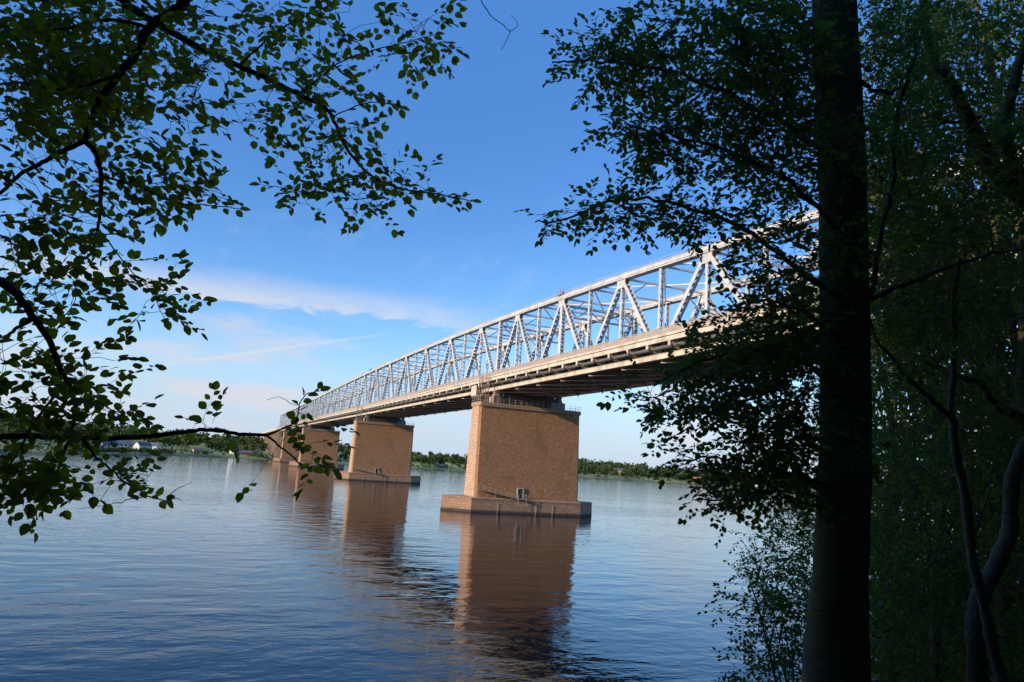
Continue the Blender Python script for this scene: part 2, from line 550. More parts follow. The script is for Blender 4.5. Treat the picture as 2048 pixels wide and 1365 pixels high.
mb = MB()
pxs = np.arange(-900, 2601, 20)
es = [-40, 0, 6, 20, 50, 90, 140, 220, 320, 480, 700, 1100, 1500, 2500, 4000]
for q in pxs:
    for e in es:
        wob = 7 * math.sin(q * 0.045) + 4 * math.sin(q * 0.13) if e < 100 else 0
        mb.v.append(tuple(far_pt(q, e + wob, far_h(q, e))))
ne = len(es)
for i in range(len(pxs) - 1):
    for j in range(ne - 1):
        mb.f.append((i * ne + j, i * ne + j + 1, (i + 1) * ne + j + 1, (i + 1) * ne + j))
tag(mb.build("far_shore", M_MEADOW, smooth=True), "low green far shore with meadow at the water", None, None, "structure")

# ------------------------------------------------------------------ the bridge
L1, L2, P0, TW = 166.16, 220.73, 23.458, 17.11
ZA, ZB_, ZC, ZQ = 46.4635, -0.0320633, -0.00010990474, -0.114959e-6


def zt(x):
    x = max(x, -420.0)
    return ZA + ZB_ * x + ZC * x * x + ZQ * x ** 3


def zb(x):
    x = max(x, -420.0)
    return 29.5188 - 0.0043549 * x + 3.1329e-6 * x * x


spans = []                                            # lower node stations of the five spans
x = 0.0
spans.append([6 * P0 - i * P0 for i in range(7)])
spans.append([-L1 / 6 * i for i in range(7)])
spans.append([-L1 - L2 / 8 * i for i in range(9)])
spans.append([-L1 - L2 - L1 / 6 * i for i in range(7)])
spans.append([-2 * L1 - L2 - P0 * i for i in range(7)])
X_END = spans[-1][-1]
X_BEG = spans[0][0]
PIERS = [0.0, -L1, -L1 - L2, -2 * L1 - L2]

bridge = empty("truss_bridge", (0, 0, 0), "long pale grey steel truss bridge carried high across the water on brick piers", "bridge")


def member(a, b, w, gap, y, mbs, dens=1.05):
    """laced box member: two side plates joined by battens"""
    a = np.array([a[0], y, a[1]]); b = np.array([b[0], y, b[1]])
    for s in (-1, 1):
        o = np.array([0, s * gap / 2, 0])
        mbs.bar(a + o, b + o, w, 0.06)
    d = b - a; L = np.linalg.norm(d); d = d / L
    side = np.cross(d, (0, 1, 0)); side /= np.linalg.norm(side)
    n = max(4, int(L / dens))
    for k in range(n):
        c0 = a + d * (L * (k + 0.5) / n)
        for s in (-1, 1):
            c = c0 + side * s * (w / 2 - 0.03)
            mbs.bar(c - d * 0.17, c + d * 0.17, 0.04, gap - 0.07)


rest_d, rest_p = MB(), MB()
stations = []
for si, sp in enumerate(spans):
    for i in range(len(sp) - 1):
        x0, x1 = sp[i], sp[i + 1]; xm = (x0 + x1) / 2
        for y, far in ((0.0, False), (TW, True)):
            own = (si <= 3 and not far) or (si <= 1 and far)
            nb = 1.05 if si <= 1 else 1.6
            zmu = zt(xm) - 0.15
            for xl in (x0, x1):
                mbs = MB() if own else rest_d
                member((xm + (xl - xm) * 0.035, zmu), (xl + (xm - xl) * 0.02, zb(xl) + 0.3), 0.72, 0.80, y, mbs, nb)
                if own: mbs.build("diagonal", M_STEEL, bridge)
            at_pier = min(abs(x0 - q) for q in PIERS) < 1
            for xv, ww, gg in ((xm, 0.56, 0.62), (x0, 1.05 if at_pier else 0.54, 0.8 if at_pier else 0.6)):
                if xv == X_BEG: continue
                if si == 0 and abs(xv - 1.5 * P0) < 1: ww, gg = 1.05, 0.8
                mbs = MB() if own else rest_p
                if ww < 0.7:
                    member((xv, zt(xv) - 0.1), (xv, zb(xv) + 0.3), ww, gg, y, mbs, nb * 1.15)
                else:
                    member((xv, zt(xv) - 0.1), (xv, zb(xv) + 0.3), ww, gg, y, mbs, 0.8)
                if own: mbs.build("post", M_STEEL, bridge)
        for q in range(4):
            stations.append((x0 + (x1 - x0) * q / 4, si))
stations.append((X_END, 4))
o = rest_d.build("diagonal", M_STEEL, bridge); o['kind'] = 'stuff'
o = rest_p.build("post", M_STEEL, bridge); o['kind'] = 'stuff'
XS = [q[0] for q in stations]


def sweep(mbs, zf, y0, y1, d0, d1, xs=XS):
    """run of a rectangular section that follows the curve of the deck or the top chord"""
    b = len(mbs.v)
    for x in xs:
        z = zf(x)
        mbs.v += [(x, y0, z + d0), (x, y1, z + d0), (x, y1, z + d1), (x, y0, z + d1)]
    n = len(xs)
    for i in range(n - 1):
        for k in range(4):
            k2 = (k + 1) % 4
            mbs.f.append((b + i * 4 + k, b + i * 4 + k2, b + i * 4 + 4 + k2, b + i * 4 + 4 + k))
    mbs.f.append((b, b + 1, b + 2, b + 3)); e = b + (n - 1) * 4
    mbs.f.append((e + 3, e + 2, e + 1, e))


TOPX = [q for q in XS if q <= X_BEG - P0 * 0.5 + 0.1 and q >= X_END + P0 * 0.5 - 0.1]
for y in (0.0, TW):
    mb = MB()
    sweep(mb, zt, y - 0.42, y + 0.42, 0.18, 0.36, TOPX)
    sweep(mb, zt, y - 0.52, y + 0.52, 0.363, 1.00, TOPX)
    sweep(mb, zt, y - 0.62, y + 0.62, 1.003, 1.10, TOPX)
    sweep(mb, zt, y - 0.64, y + 0.64, 0.0, 0.177, TOPX)
    for sgn in (-1, 1):
        sweep(mb, zt, y + sgn * 0.56 - 0.02, y + sgn * 0.56 + 0.02, 1.50, 1.54, TOPX)
    for x in TOPX:
        for sgn in (-1, 1):
            mb.box(x - 0.03, x + 0.03, y + sgn * 0.56 - 0.018, y + sgn * 0.56 + 0.018, zt(x) + 1.10, zt(x) + 1.499)
    for sp in spans:                                  # gusset plates below the chord
        for i in range(len(sp) - 1):
            xm = (sp[i] + sp[i + 1]) / 2
            for sgn in (-1, 1):
                yy = y + sgn * 0.44
                mb.hexa([(xm - 0.8, yy - 0.02, zt(xm) - 1.5), (xm + 0.8, yy - 0.02, zt(xm) - 1.5), (xm + 0.8, yy + 0.02, zt(xm) - 1.5), (xm - 0.8, yy + 0.02, zt(xm) - 1.5),
                         (xm - 1.5, yy - 0.02, zt(xm) - 0.003), (xm + 1.5, yy - 0.02, zt(xm) - 0.003), (xm + 1.5, yy + 0.02, zt(xm) - 0.003), (xm - 1.5, yy + 0.02, zt(xm) - 0.003)])
    mb.build("top_chord", M_STEEL, bridge)
    mb = MB()
    sweep(mb, zb, y - 0.40, y + 0.40, -0.36, 0.36)
    sweep(mb, zb, y - 0.50, y + 0.50, 0.363, 0.43)
    sweep(mb, zb, y - 0.50, y + 0.50, -0.43, -0.363)
    mb.build("bottom_chord", M_CREAM, bridge)

mb = MB(); sweep(mb, zb, -2.18, TW + 2.18, 1.92, 2.30); mb.build("deck", M_DECK, bridge)
for y, s in ((-2.2, -1), (TW + 2.2, 1)):
    mb = MB()
    def sw(a, b_, c_, d_): sweep(mb, zb, min(y + s * a, y + s * b_), max(y + s * a, y + s * b_), c_, d_)
    sw(-0.02, 0.14, 1.62, 2.30); sw(-0.02, 0.24, 2.42, 2.80)
    mb.build("walkway_fascia", M_CREAM, bridge)
    mb = MB(); sw(0.0, 0.05, 2.303, 2.417); mb.build("fascia_joint", M_RUSTY, bridge)
    mb = MB()
    sw(0.02, 0.05, 2.90, 3.72)
    p1 = mb.build("railing_panel", M_RAILP, None)
    mb = MB(); sw(-0.02, 0.10, 3.82, 3.90); sw(0.0, 0.07, 2.81, 2.87)
    for (x, si), (x2, _) in zip(stations[:-1], stations[1:]):
        for q in range(4):
            xx = x + (x2 - x) * q / 4
            yy = y + s * 0.08
            mb.box(xx - 0.05, xx + 0.05, yy - 0.03, yy + 0.03, zb(xx) + 2.80, zb(xx) + 3.86)
    rl = mb.build("railing", M_RAIL, bridge)
    p1.parent = rl; p1.name = "panel"
mb = MB()
for y in (-1.35,):
    b = len(mb.v)
    pts = [(x, y, zb(x) + 1.05) for x in XS]
    mb.tube(pts, 0.30, 10)
mb.build("pipe", M_PIPE, bridge, True)
# cantilever brackets, floor beams, stringers and wind bracing under the deck
rest_b, rest_f = MB(), MB()
for x, si in stations:
    for y, s in ((0.0, -1), (TW, 1)):
        own = s == -1 and si <= 2
        m_ = MB() if own else rest_b
        z = zb(x)
        ya, yb = y + s * 0.52, y + s * 2.17
        y0, y1 = min(ya, yb), max(ya, yb)
        deep = {ya: 0.55, yb: 1.18}
        m_.hexa([(x - 0.28, y0, z + deep[y0]), (x + 0.28, y0, z + deep[y0]), (x + 0.28, y1, z + deep[y1]), (x - 0.28, y1, z + deep[y1]),
                 (x - 0.28, y0, z + 1.9), (x + 0.28, y0, z + 1.9), (x + 0.28, y1, z + 1.9), (x - 0.28, y1, z + 1.9)])
        if s == -1:
            m_.box(x - 0.32, x + 0.32, -2.30, -2.175, z + 0.95, z + 1.615)
        if own: m_.build("bracket", M_CREAM, bridge)
    own = si <= 2
    m_ = MB() if own else rest_f
    m_.box(x - 0.06, x + 0.06, 0.405, TW - 0.405, zb(x) - 0.30, zb(x) + 1.85)
    m_.box(x - 0.26, x + 0.26, 0.52, TW - 0.52, zb(x) - 0.38, zb(x) - 0.303)
    if own: m_.build("floor_beam", M_UNDER, bridge)
o = rest_b.build("bracket", M_CREAM, bridge); o['kind'] = 'stuff'
o = rest_f.build("floor_beam", M_UNDER, bridge); o['kind'] = 'stuff'
for k in range(6):
    y = TW * (k + 0.7) / 6.4
    mb = MB(); sweep(mb, zb, y - 0.14, y + 0.14, 1.02, 1.9); mb.build("stringer", M_UNDER, bridge)
mb = MB()
for sp in spans:
    for i in range(len(sp) - 1):
        x0, x1 = sp[i], sp[i + 1]; xm = (x0 + x1) / 2
        for xa, xb in ((x0, xm), (xm, x1)):
            mb.bar((xa, 0.4, zb(xa) - 0.56), (xb, TW / 2, zb(xb) - 0.56), 0.30, 0.16, (0, 0, 1))
            mb.bar((xa, TW - 0.4, zb(xa) - 0.60), (xb, TW / 2, zb(xb) - 0.60), 0.30, 0.16, (0, 0, 1))
            mb.bar((xb, 0.4, zb(xb) - 0.78), (xa, TW / 2, zb(xa) - 0.78), 0.30, 0.16, (0, 0, 1))
            mb.bar((xb, TW - 0.4, zb(xb) - 0.82), (xa, TW / 2, zb(xa) - 0.82), 0.30, 0.16, (0, 0, 1))
mb.build("wind_bracing", M_UNDER, bridge)
for si, sp in enumerate(spans):
    for i in range(len(sp) - 1):
        x0, x1 = sp[i], sp[i + 1]; xm = (x0 + x1) / 2
        for xx in (x0, xm):
            if xx == X_BEG: continue
            mb = MB()
            mb.bar((xx, 0.6, zt(xx) + 0.35), (xx, TW - 0.6, zt(xx) + 0.35), 0.24, 0.34, (0, 0, 1))
            mb.build("top_strut", M_STEEL, bridge)
        for y, s_ in ((0.55, 1), (TW - 0.55, -1)):            # knee braces of the cross frame at the upper node
            mb = MB()
            mb.bar((xm, y, zt(xm) - 3.2), (xm, y + s_ * 4.2, zt(xm) + 0.15), 0.18, 0.18, (1, 0, 0))
            mb.build("knee_brace", M_STEEL, bridge)
        if (si == 0 and i == 0) or (si == 4 and i == len(sp) - 2): continue
        mb = MB()
        mb.bar((x0, 0.5, zt(x0) + 0.62), (xm, TW / 2, zt(xm) + 0.45), 0.16, 0.22, (0, 0, 1))
        mb.bar((x0, TW - 0.5, zt(x0) + 0.62), (xm, TW / 2, zt(xm) + 0.47), 0.16, 0.22, (0, 0, 1))
        mb.bar((x1, 0.5, zt(x1) + 0.62), (xm, TW / 2, zt(xm) + 0.49), 0.16, 0.22, (0, 0, 1))
        mb.bar((x1, TW - 0.5, zt(x1) + 0.62), (xm, TW / 2, zt(xm) + 0.51), 0.16, 0.22, (0, 0, 1))
        mb.build("top_lateral", M_STEEL, bridge)
for xp in [1.5 * P0] + PIERS:
    mb = MB()
    z = zt(xp)
    mb.box(xp - 0.35, xp + 0.35, 0.62, TW - 0.62, z - 1.3, z - 0.9)
    mb.box(xp - 0.30, xp + 0.30, 0.62, TW - 0.62, z - 3.5, z - 3.2)
    n = 6
    for k in range(n):
        ya = 0.7 + (TW - 1.4) * k / n; yb = 0.7 + (TW - 1.4) * (k + 1) / n
        za, zb_ = (z - 3.3, z - 1.1) if k % 2 else (z - 1.1, z - 3.3)
        mb.bar((xp, ya, za), (xp, yb, zb_), 0.2, 0.2, (1, 0, 0))
    mb.build("portal_frame", M_STEEL, bridge)
for xp in (1.5 * P0, spans[1][6], spans[2][5]):
    mb = MB()
    z = zt(xp) + 1.0
    mb.box(xp - 1.3, xp + 1.3, -0.9, 0.9, z, z + 0.08)
    for sx in (-1.25, 0, 1.25):
        for sy in (-0.85, 0.85):
            mb.box(xp + sx - 0.04, xp + sx + 0.04, sy - 0.04, sy + 0.04, z + 0.08, z + 1.1)
    for sy in (-0.85, 0.85):
        for h in (0.55, 1.1):
            mb.box(xp - 1.3, xp + 1.3, sy - 0.025, sy + 0.025, z + h, z + h + 0.05)
    mb.box(xp - 0.5, xp - 0.1, -0.3, 0.2, z + 0.083, z + 0.75)
    mb.build("service_platform", M_RUSTY, bridge)
for xp in PIERS:
    mb = MB()
    z = zb(xp)
    mb.box(xp - 0.5, xp + 0.5, 0.95, TW - 0.95, z - 3.45, z - 0.90)
    mb.box(xp - 0.8, xp + 0.8, 0.95, TW - 0.95, z - 3.53, z - 3.453)
    for k in range(9):
        yy = 1.8 + k * (TW - 3.6) / 8
        mb.box(xp - 0.8, xp + 0.8, yy - 0.04, yy + 0.04, z - 3.45, z - 0.90)
    mb.build("dark_gap_girder", M_PIPE, bridge)  # added under the deck; its dark colour stands in for shade in the gap
    for y in (0.0, TW):
        mb = MB()
        z = zb(xp) - 0.43
        mb.box(xp - 0.75, xp + 0.75, y - 0.6, y + 0.6, z - 0.38, z - 0.003)
        mb.prism([(xp - 1.15, y - 0.7), (xp + 1.15, y - 0.7), (xp + 1.15, y + 0.7), (xp - 1.15, y + 0.7)], z - 1.55, z - 0.383,
                 [(xp - 0.5, y - 0.5), (xp + 0.5, y - 0.5), (xp + 0.5, y + 0.5), (xp - 0.5, y + 0.5)])
        mb.build("bearing", M_RUSTY if y == 0 else M_GREY, bridge)


# ------------------------------------------------------------------ piers
def uv_wrap(o):
    """uv in metres: along the wall and up"""
    me = o.data
    lay = me.uv_layers.new(name="UVMap")
    for p_ in me.polygons:
        n = p_.normal
        ax = Vector((-n.y, n.x, 0))
        if ax.length < 0.2: ax = Vector((0, 1, 0)); up = Vector((1, 0, 0))
        else: ax.normalize(); up = Vector((0, 0, 1))
        for li in p_.loop_indices:
            co = me.vertices[me.loops[li].vertex_index].co
            lay.data[li].uv = (co.dot(ax) + 3.1, co.dot(up))


PT, PB, YN, YF, FT = 2.95, 4.17, -4.88, 21.96, 3.45


def pier(X, label):
    top = 25.77 + zb(X) - zb(0)
    e = empty("bridge_pier", (X, 0, 0), label, "bridge pier", "brick piers carrying the truss bridge")
    org = (X, 0, 0)

    def sec(h, ya, yb, c):
        return [(X - h + c, ya), (X + h - c, ya), (X + h, ya + c), (X + h, yb - c), (X + h - c, yb), (X - h + c, yb), (X - h, yb - c), (X - h, ya + c)]
    mb = MB(org)
    zs = [FT - 0.02, 9, 15, 20, top - 0.95]
    secs = []
    for z in zs:
        k = (z - FT) / (top - 0.95 - FT)
        secs.append(sec(PB + (PT - PB) * k, YN - 0.09 * (1 - k), YF + 0.09 * (1 - k), 0.42))
    n = 8
    for q, z in zip(secs, zs):
        mb.v += [tuple(np.array((a, b_, z)) - mb.org) for a, b_ in q]
    for i in range(len(zs) - 1):
        for k in range(n):
            mb.f.append((i * n + k, i * n + (k + 1) % n, (i + 1) * n + (k + 1) % n, (i + 1) * n + k))
    o = mb.build("shaft", M_BRICK, e); uv_wrap(o)
    # dressed stone on the end face and the corner strip
    for ya, yb in ((YN - 0.10, YN + 0.42), (YF - 0.42, YF + 0.10)):
        mb = MB(org)
        lo = [(X - PB + 0.55, ya - (0.09 if ya < 0 else -0)), (X + PB - 0.55, ya - (0.09 if ya < 0 else 0)), (X + PB - 0.55, yb + (0.09 if ya > 0 else 0)), (X - PB + 0.55, yb + (0.09 if ya > 0 else 0))]
        hi = [(X - PT + 0.55, ya), (X + PT - 0.55, ya), (X + PT - 0.55, yb), (X - PT + 0.55, yb)]
        mb.prism(lo, FT - 0.01, top - 0.96, hi)
        o = mb.build("quoin", M_BLOCK, e); uv_wrap(o)
    # coping
    mb = MB(org)
    mb.prism(sec(PT + 0.28, YN - 0.28, YF + 0.28, 0.35), top - 0.95, top - 0.12)
    mb.prism(sec(PT + 0.16, YN - 0.16, YF + 0.16, 0.35), top - 0.12, top + 0.02)
    o = mb.build("coping", M_COPE, e); uv_wrap(o)
    # footing with pointed cutwaters
    mb = MB(org)
    h = PB + 0.5

    def hexo(g):
        return [(X - h - g, YN - 1.02 - g), (X, YN - 6.8 - g * 1.6), (X + h + g, YN - 1.02 - g), (X + h + g, YF + 0.43 + g), (X, YF + 6.2 + g * 1.6), (X - h - g, YF + 0.43 + g)]
    mb.prism(hexo(0.12), -3.0, 2.95, hexo(0.0))
    mb.prism(hexo(0.06), 2.95, FT - 0.2)
    mb.prism(hexo(0.02), FT - 0.2, FT, hexo(-0.28))
    o = mb.build("footing", M_FOOT, e); uv_wrap(o)
    # bearing blocks and railing on top
    for y in (0.0, TW):
        mb = MB(org)
        mb.box(X - 1.7, X + 1.7, y - (1.1 if y == 0 else 2.6), y + 1.1, top + 0.02, zb(X) - 1.985)
        mb.build("bearing_block", M_RUSTY if y == 0 else M_GREY, e)
    mb = MB(org)
    ya, yb, xh = YN - 0.1, YF + 0.1, PT + 0.1
    loop = [(X + xh, ya), (X + xh, yb), (X - xh, yb), (X - xh, ya), (X + xh, ya)]
    for (ax_, ay), (bx_, by) in zip(loop[:-1], loop[1:]):
        L = math.hypot(bx_ - ax_, by - ay); n_ = max(2, int(L / 1.5))
        for k in range(n_):
            px_, py_ = ax_ + (bx_ - ax_) * k / n_, ay + (by - ay) * k / n_
            mb.box(px_ - 0.025, px_ + 0.025, py_ - 0.025, py_ + 0.025, top + 0.02, top + 1.12)
        for hh in (0.55, 1.1):
            mb.bar((ax_, ay, top + hh), (bx_, by, top + hh), 0.035, 0.035, (0, 0, 1))
    mb.build("railing", M_RAIL, e)
    # latticed ladder tower from the pier top to the walkway
    mb = MB(org)
    ta, tb = (X + 0.5, X + 2.4), (YN + 0.2, YN + 2.0)
    zt_ = zb(X) + 3.3
    for cx in ta:
        for cy in tb:
            mb.bar((cx, cy, top + 0.02), (cx, cy, zt_), 0.12, 0.12)
    k = 0; z = top + 0.5
    while z < zt_:
        for cy in tb: mb.bar((ta[0], cy, z), (ta[1], cy, z), 0.07, 0.07)
        for cx in ta: mb.bar((cx, tb[0], z), (cx, tb[1], z), 0.07, 0.07)
        if z + 1.1 < zt_:
            mb.bar((ta[k % 2], tb[0], z), (ta[(k + 1) % 2], tb[0], z + 1.1), 0.07, 0.07)
            mb.bar((ta[1], tb[k % 2], z), (ta[1], tb[(k + 1) % 2], z + 1.1), 0.07, 0.07)
        z += 1.1; k += 1
    mb.build("ladder_tower", M_RUSTY, e)
    # service door, landing and sloping gangway at the foot
    xf = X + PB + 0.005
    yd = 6.4
    mb = MB(org)
    mb.box(xf - 0.1, xf + 0.20, yd - 0.85, yd - 0.62, FT, FT + 2.6)
    mb.box(xf - 0.1, xf + 0.20, yd + 0.62, yd + 0.85, FT, FT + 2.6)
    mb.box(xf - 0.1, xf + 0.20, yd - 0.62, yd + 0.62, FT + 2.4, FT + 2.6)
    d = mb.build("door_frame", M_RAIL, e)
    mb = MB(org)
    mb.box(xf - 0.1, xf + 0.06, yd - 0.62, yd + 0.62, FT, FT + 2.4)
    mb.build("door", M_DARK, d)
    mb = MB(org)
    for k in range(5):
        yy = yd - 0.5 + k * 0.25
        mb.box(xf + 0.08, xf + 0.11, yy - 0.015, yy + 0.015, FT, FT + 2.4)
    for hh in (0.5, 1.2, 1.9):
        mb.box(xf + 0.112, xf + 0.13, yd - 0.6, yd + 0.6, FT + hh, FT + hh + 0.05)
    mb.build("grille", M_GREY, d)
    mb = MB(org)
    ox = xf + 0.55
    y0, y1 = YN + 0.2, yd - 1.0
    z0, z1 = FT + 1.9, FT + 0.12
    mb.bar((ox, y0, z0), (ox, y1, z1), 0.10, 0.9, (1, 0, 0))
    for q in (0.45, 0.95):
        mb.bar((ox + 0.42, y0, z0 + q), (ox + 0.42, y1, z1 + q), 0.05, 0.05, (1, 0, 0))
    for k in range(8):
        f = k / 7
        yy = y0 + (y1 - y0) * f; zz_ = z0 + (z1 - z0) * f
        mb.box(ox + 0.40, ox + 0.45, yy - 0.03, yy + 0.03, zz_ - (0.0 if k % 3 else zz_ - FT), zz_ + 1.0)
    mb.box(xf + 0.2, xf + 1.35, yd - 1.0, yd + 1.2, FT + 0.003, FT + 0.12)
    for yy in (yd - 0.95, yd + 1.15):
        mb.box(xf + 1.26, xf + 1.32, yy - 0.03, yy + 0.03, FT - 1.6, FT + 1.1)
        mb.box(xf + 0.3, xf + 0.36, yy - 0.03, yy + 0.03, FT + 0.12, FT + 1.1)
        mb.box(xf + 0.3, xf + 1.32, yy - 0.02, yy + 0.02, FT + 1.05, FT + 1.1)
    mb.build("gangway", M_RAIL, e)
    # fender rods down the footing
    mb = MB(org)
    for yy in (0.6, 10.4, 14.8):
        mb.bar((X + h + 0.16, yy, FT - 1.0), (X + h + 0.16, yy, -0.6), 0.055, 0.055)
    mb.build("mooring_rod", M_RAIL, e)
    return e


p_near = pier(PIERS[0], "nearest and largest brick pier with white scrawls beside the door at its foot")
pier(PIERS[1], "second brick pier from the right, the far trees' round crowns starting at its edge")
pier(PIERS[2], "third brick pier, overlapping the pier in front of it and half behind a leafy twig")
pier(PIERS[3], "farthest small brick pier at the end of the row by the far shore")
mb = MB((PIERS[0], 0, 0))
for k, (yy, zz_, w_, h_) in enumerate([(12.8, 5.6, 0.10, 0.75), (13.05, 5.95, 0.32, 0.10), (13.1, 5.45, 0.26, 0.10), (14.3, 5.55, 0.22, 0.14), (14.8, 5.5, 0.28, 0.12), (15.3, 5.6, 0.14, 0.2),
                                       (15.9, 5.5, 0.4, 0.12), (16.5, 5.45, 0.3, 0.16), (17.0, 5.6, 0.12, 0.3), (9.4, 6.2, 0.3, 0.2), (18.2, 8.6, 0.12, 1.3), (18.5, 9.1, 0.4, 0.14), (11.8, 9.4, 0.4, 0.12), (12.3, 9.1, 0.12, 0.3), (19.4, 9.2, 0.2, 0.2)]):
    kk = (zz_ - FT) / (25.77 - 0.95 - FT)
    xx = PB + (PT - PB) * kk
    mb.hexa([(xx, yy, zz_), (xx + 0.02, yy, zz_), (xx + 0.02, yy + w_, zz_), (xx, yy + w_, zz_), (xx - 0.03, yy + 0.05, zz_ + h_), (xx + 0.012, yy + 0.05, zz_ + h_), (xx + 0.012, yy + w_ + 0.05, zz_ + h_), (xx - 0.03, yy + w_ + 0.05, zz_ + h_)])
o = mb.build("scrawl", M_MARK, p_near)

# travelling inspection gantry hung under the deck just beyond the nearest pier
g_ = empty("inspection_gantry", (-11, -1.5, zb(-11)), "cream inspection gantry with slatted floor hung under the deck beside the nearest pier", "inspection gantry")
org = (-11, -1.5, zb(-11))
z = zb(-11)
mb = MB(org)
mb.box(-13.2, -9.2, -2.0, -1.9, z - 1.2, z + 1.4)
mb.box(-13.2, -13.1, -1.9, -0.6, z - 1.2, z + 1.4)
mb.build("panel", M_CREAM, g_)
mb = MB(org)
for k in range(17):
    xx = -13.1 + k * 0.55
    mb.box(xx, xx + 0.16, -1.85, TW + 1.6, z - 1.32, z - 1.2)
for yy in (-1.85, TW / 2, TW + 1.5):
    mb.box(-13.2, -4.2, yy, yy + 0.12, z - 1.5, z - 1.32)
mb.build("slatted_floor", M_RUSTY, g_)
mb = MB(org)
for xx in (-12.9, -9.0, -4.5):
    for yy in (-1.7, TW + 1.4):
        mb.box(xx - 0.05, xx + 0.05, yy - 0.05, yy + 0.05, z - 1.32, z + 1.9)
mb.build("hanger", M_RUSTY, g_)

# concrete approach viaduct on the far bank
via = empty("approach_viaduct", (X_END - 60, TW / 2, 0), "pale approach viaduct on tall slim piers where the bridge lands on the far bank", "viaduct")
org = (X_END - 60, TW / 2, 0)
zv = zb(X_END)
mb = MB(org); mb.box(X_END - 330, X_END - 0.5, -2.2, TW + 2.2, zv + 1.2, zv + 3.0); mb.box(X_END - 330, X_END - 0.5, -2.3, -2.15, zv + 3.0, zv + 4.0)
mb.build("deck", M_CREAM, via)
for k in range(10):
    xx = X_END - 2 - k * 30
    mb = MB(org)
    for y in (1.0, TW - 3.0):
        mb.prism([(xx - 1.6, y - 1.2), (xx + 1.6, y - 1.2), (xx + 1.6, y + 3.2), (xx - 1.6, y + 3.2)], -3, zv + 1.19, [(xx - 1.1, y - 0.6), (xx + 1.1, y - 0.6), (xx + 1.1, y + 2.6), (xx - 1.1, y + 2.6)])
    mb.box(xx - 1.0, xx + 1.0, 3.61, TW - 3.61, zv - 1.5, zv + 1.18)
    o = mb.build("pier", M_BLOCK, via); uv_wrap(o)
mb = MB(); mb.box(X_BEG - 1, X_BEG + 60, -3, TW + 3, -4, zb(X_BEG) - 0.45)
o = mb.build("abutment", M_BLOCK); uv_wrap(o); tag(o, "masonry abutment of the bridge on the near bank", None, None, "structure")

# ------------------------------------------------------------------ foliage tools
class Leaves:
    def __init__(self): self.P = []; self.D = []; self.N = []; self.L = []; self.T = []

    def add(self, p, d, n, L, t_): self.P.append(p); self.D.append(d); self.N.append(n); self.L.append(L); self.T.append(t_)

    def build(self, name, mat, parent, org, fine=False, wid=0.6):
        P = np.array(self.P) - np.array(org); D = np.array(self.D); N = np.array(self.N); L = np.array(self.L)[:, None]; T = np.array(self.T)
        D /= np.linalg.norm(D, axis=1, keepdims=True)
        Sd = np.cross(N, D); Sd /= np.linalg.norm(Sd, axis=1, keepdims=True) + 1e-9
        N = np.cross(D, Sd)
        n = len(P)
        fold = rng.uniform(0.02, 0.30, (n, 1)); droop = rng.uniform(-0.02, 0.20, (n, 1)); wd = wid * rng.uniform(0.85, 1.12, (n, 1))
        def pt(tt, hw):
            return P + D * L * tt + Sd * L * wd * 0.5 * hw + N * L * (abs(hw) * fold * 0.5 - droop * tt * tt)
        if fine:
            V = [pt(0, 0), pt(.28, 0), pt(.56, 0), pt(.82, 0), pt(1.0, 0), pt(.20, .74), pt(.50, 1.0), pt(.80, .62), pt(.20, -.74), pt(.50, -1.0), pt(.80, -.62)]
            F = [(0, 5, 1), (1, 5, 6, 2), (2, 6, 7, 3), (3, 7, 4), (0, 1, 8), (1, 2, 9, 8), (2, 3, 10, 9), (3, 4, 10)]
            k = len(V)
            faces = [tuple(i * k + q for q in f) for i in range(n) for f in F]
        else:
            V = [pt(0, 0), pt(.30, .95), pt(.72, .80), pt(1.0, 0), pt(.72, -.80), pt(.30, -.95)]
            k = len(V)
            base = (np.arange(n) * k)[:, None]
            faces = np.concatenate([base + np.array([[0, 1, 2, 3]]), base + np.array([[0, 3, 4, 5]])]).tolist()
        V = np.stack(V, 1).reshape(-1, 3)
        me = bpy.data.meshes.new(name)
        me.from_pydata(V.tolist(), [], faces)
        at_ = me.attributes.new('tint', 'FLOAT', 'POINT')
        at_.data.foreach_set('value', np.repeat(T, k).astype(np.float32))
        me.update()
        return link_mesh(name, me, mat, parent)


def unit(v): return v / (np.linalg.norm(v) + 1e-9)


UP = np.array([0, 0, 1.0])


def spray(lv, wood, p, d, length, n, leaf, tilt=0.35, face=0.0, r0=0.003):
    """one leafy twig: alternate leaves in a roughly flat fan"""
    d = unit(d)
    nrm_ = unit(UP + rng.normal(0, tilt, 3) + face * unit(CAM - p))
    pts = [p]; q = p.copy(); dd = d.copy()
    for i in range(n):
        dd = unit(dd + rng.normal(0, 0.13, 3) + np.array([0, 0, -0.03]))
        q = q + dd * (length / n)
        pts.append(q)
        s = unit(np.cross(nrm_, dd)) * (1 if i % 2 else -1)
        ld = unit(dd * rng.uniform(0.5, 0.9) + s * rng.uniform(0.6, 1.0) + rng.normal(0, 0.16, 3))
        L = leaf * rng.uniform(0.45, 1.28) * (0.8 + 0.3 * math.sin(math.pi * (i + 1) / (n + 1)))
        lv.add(q + ld * 0.12 * leaf, ld, unit(nrm_ + rng.normal(0, tilt * 0.9, 3)), L, float(np.clip(rng.beta(2.2, 2.6), 0, 1)))
    lv.add(q, unit(dd + rng.normal(0, 0.1, 3)), unit(nrm_ + rng.normal(0, tilt, 3)), leaf, float(rng.uniform(0.3, 1)))
    wood.tube(pts[:-1], [r0 * (1 - 0.7 * i / n) for i in range(n)], 3)


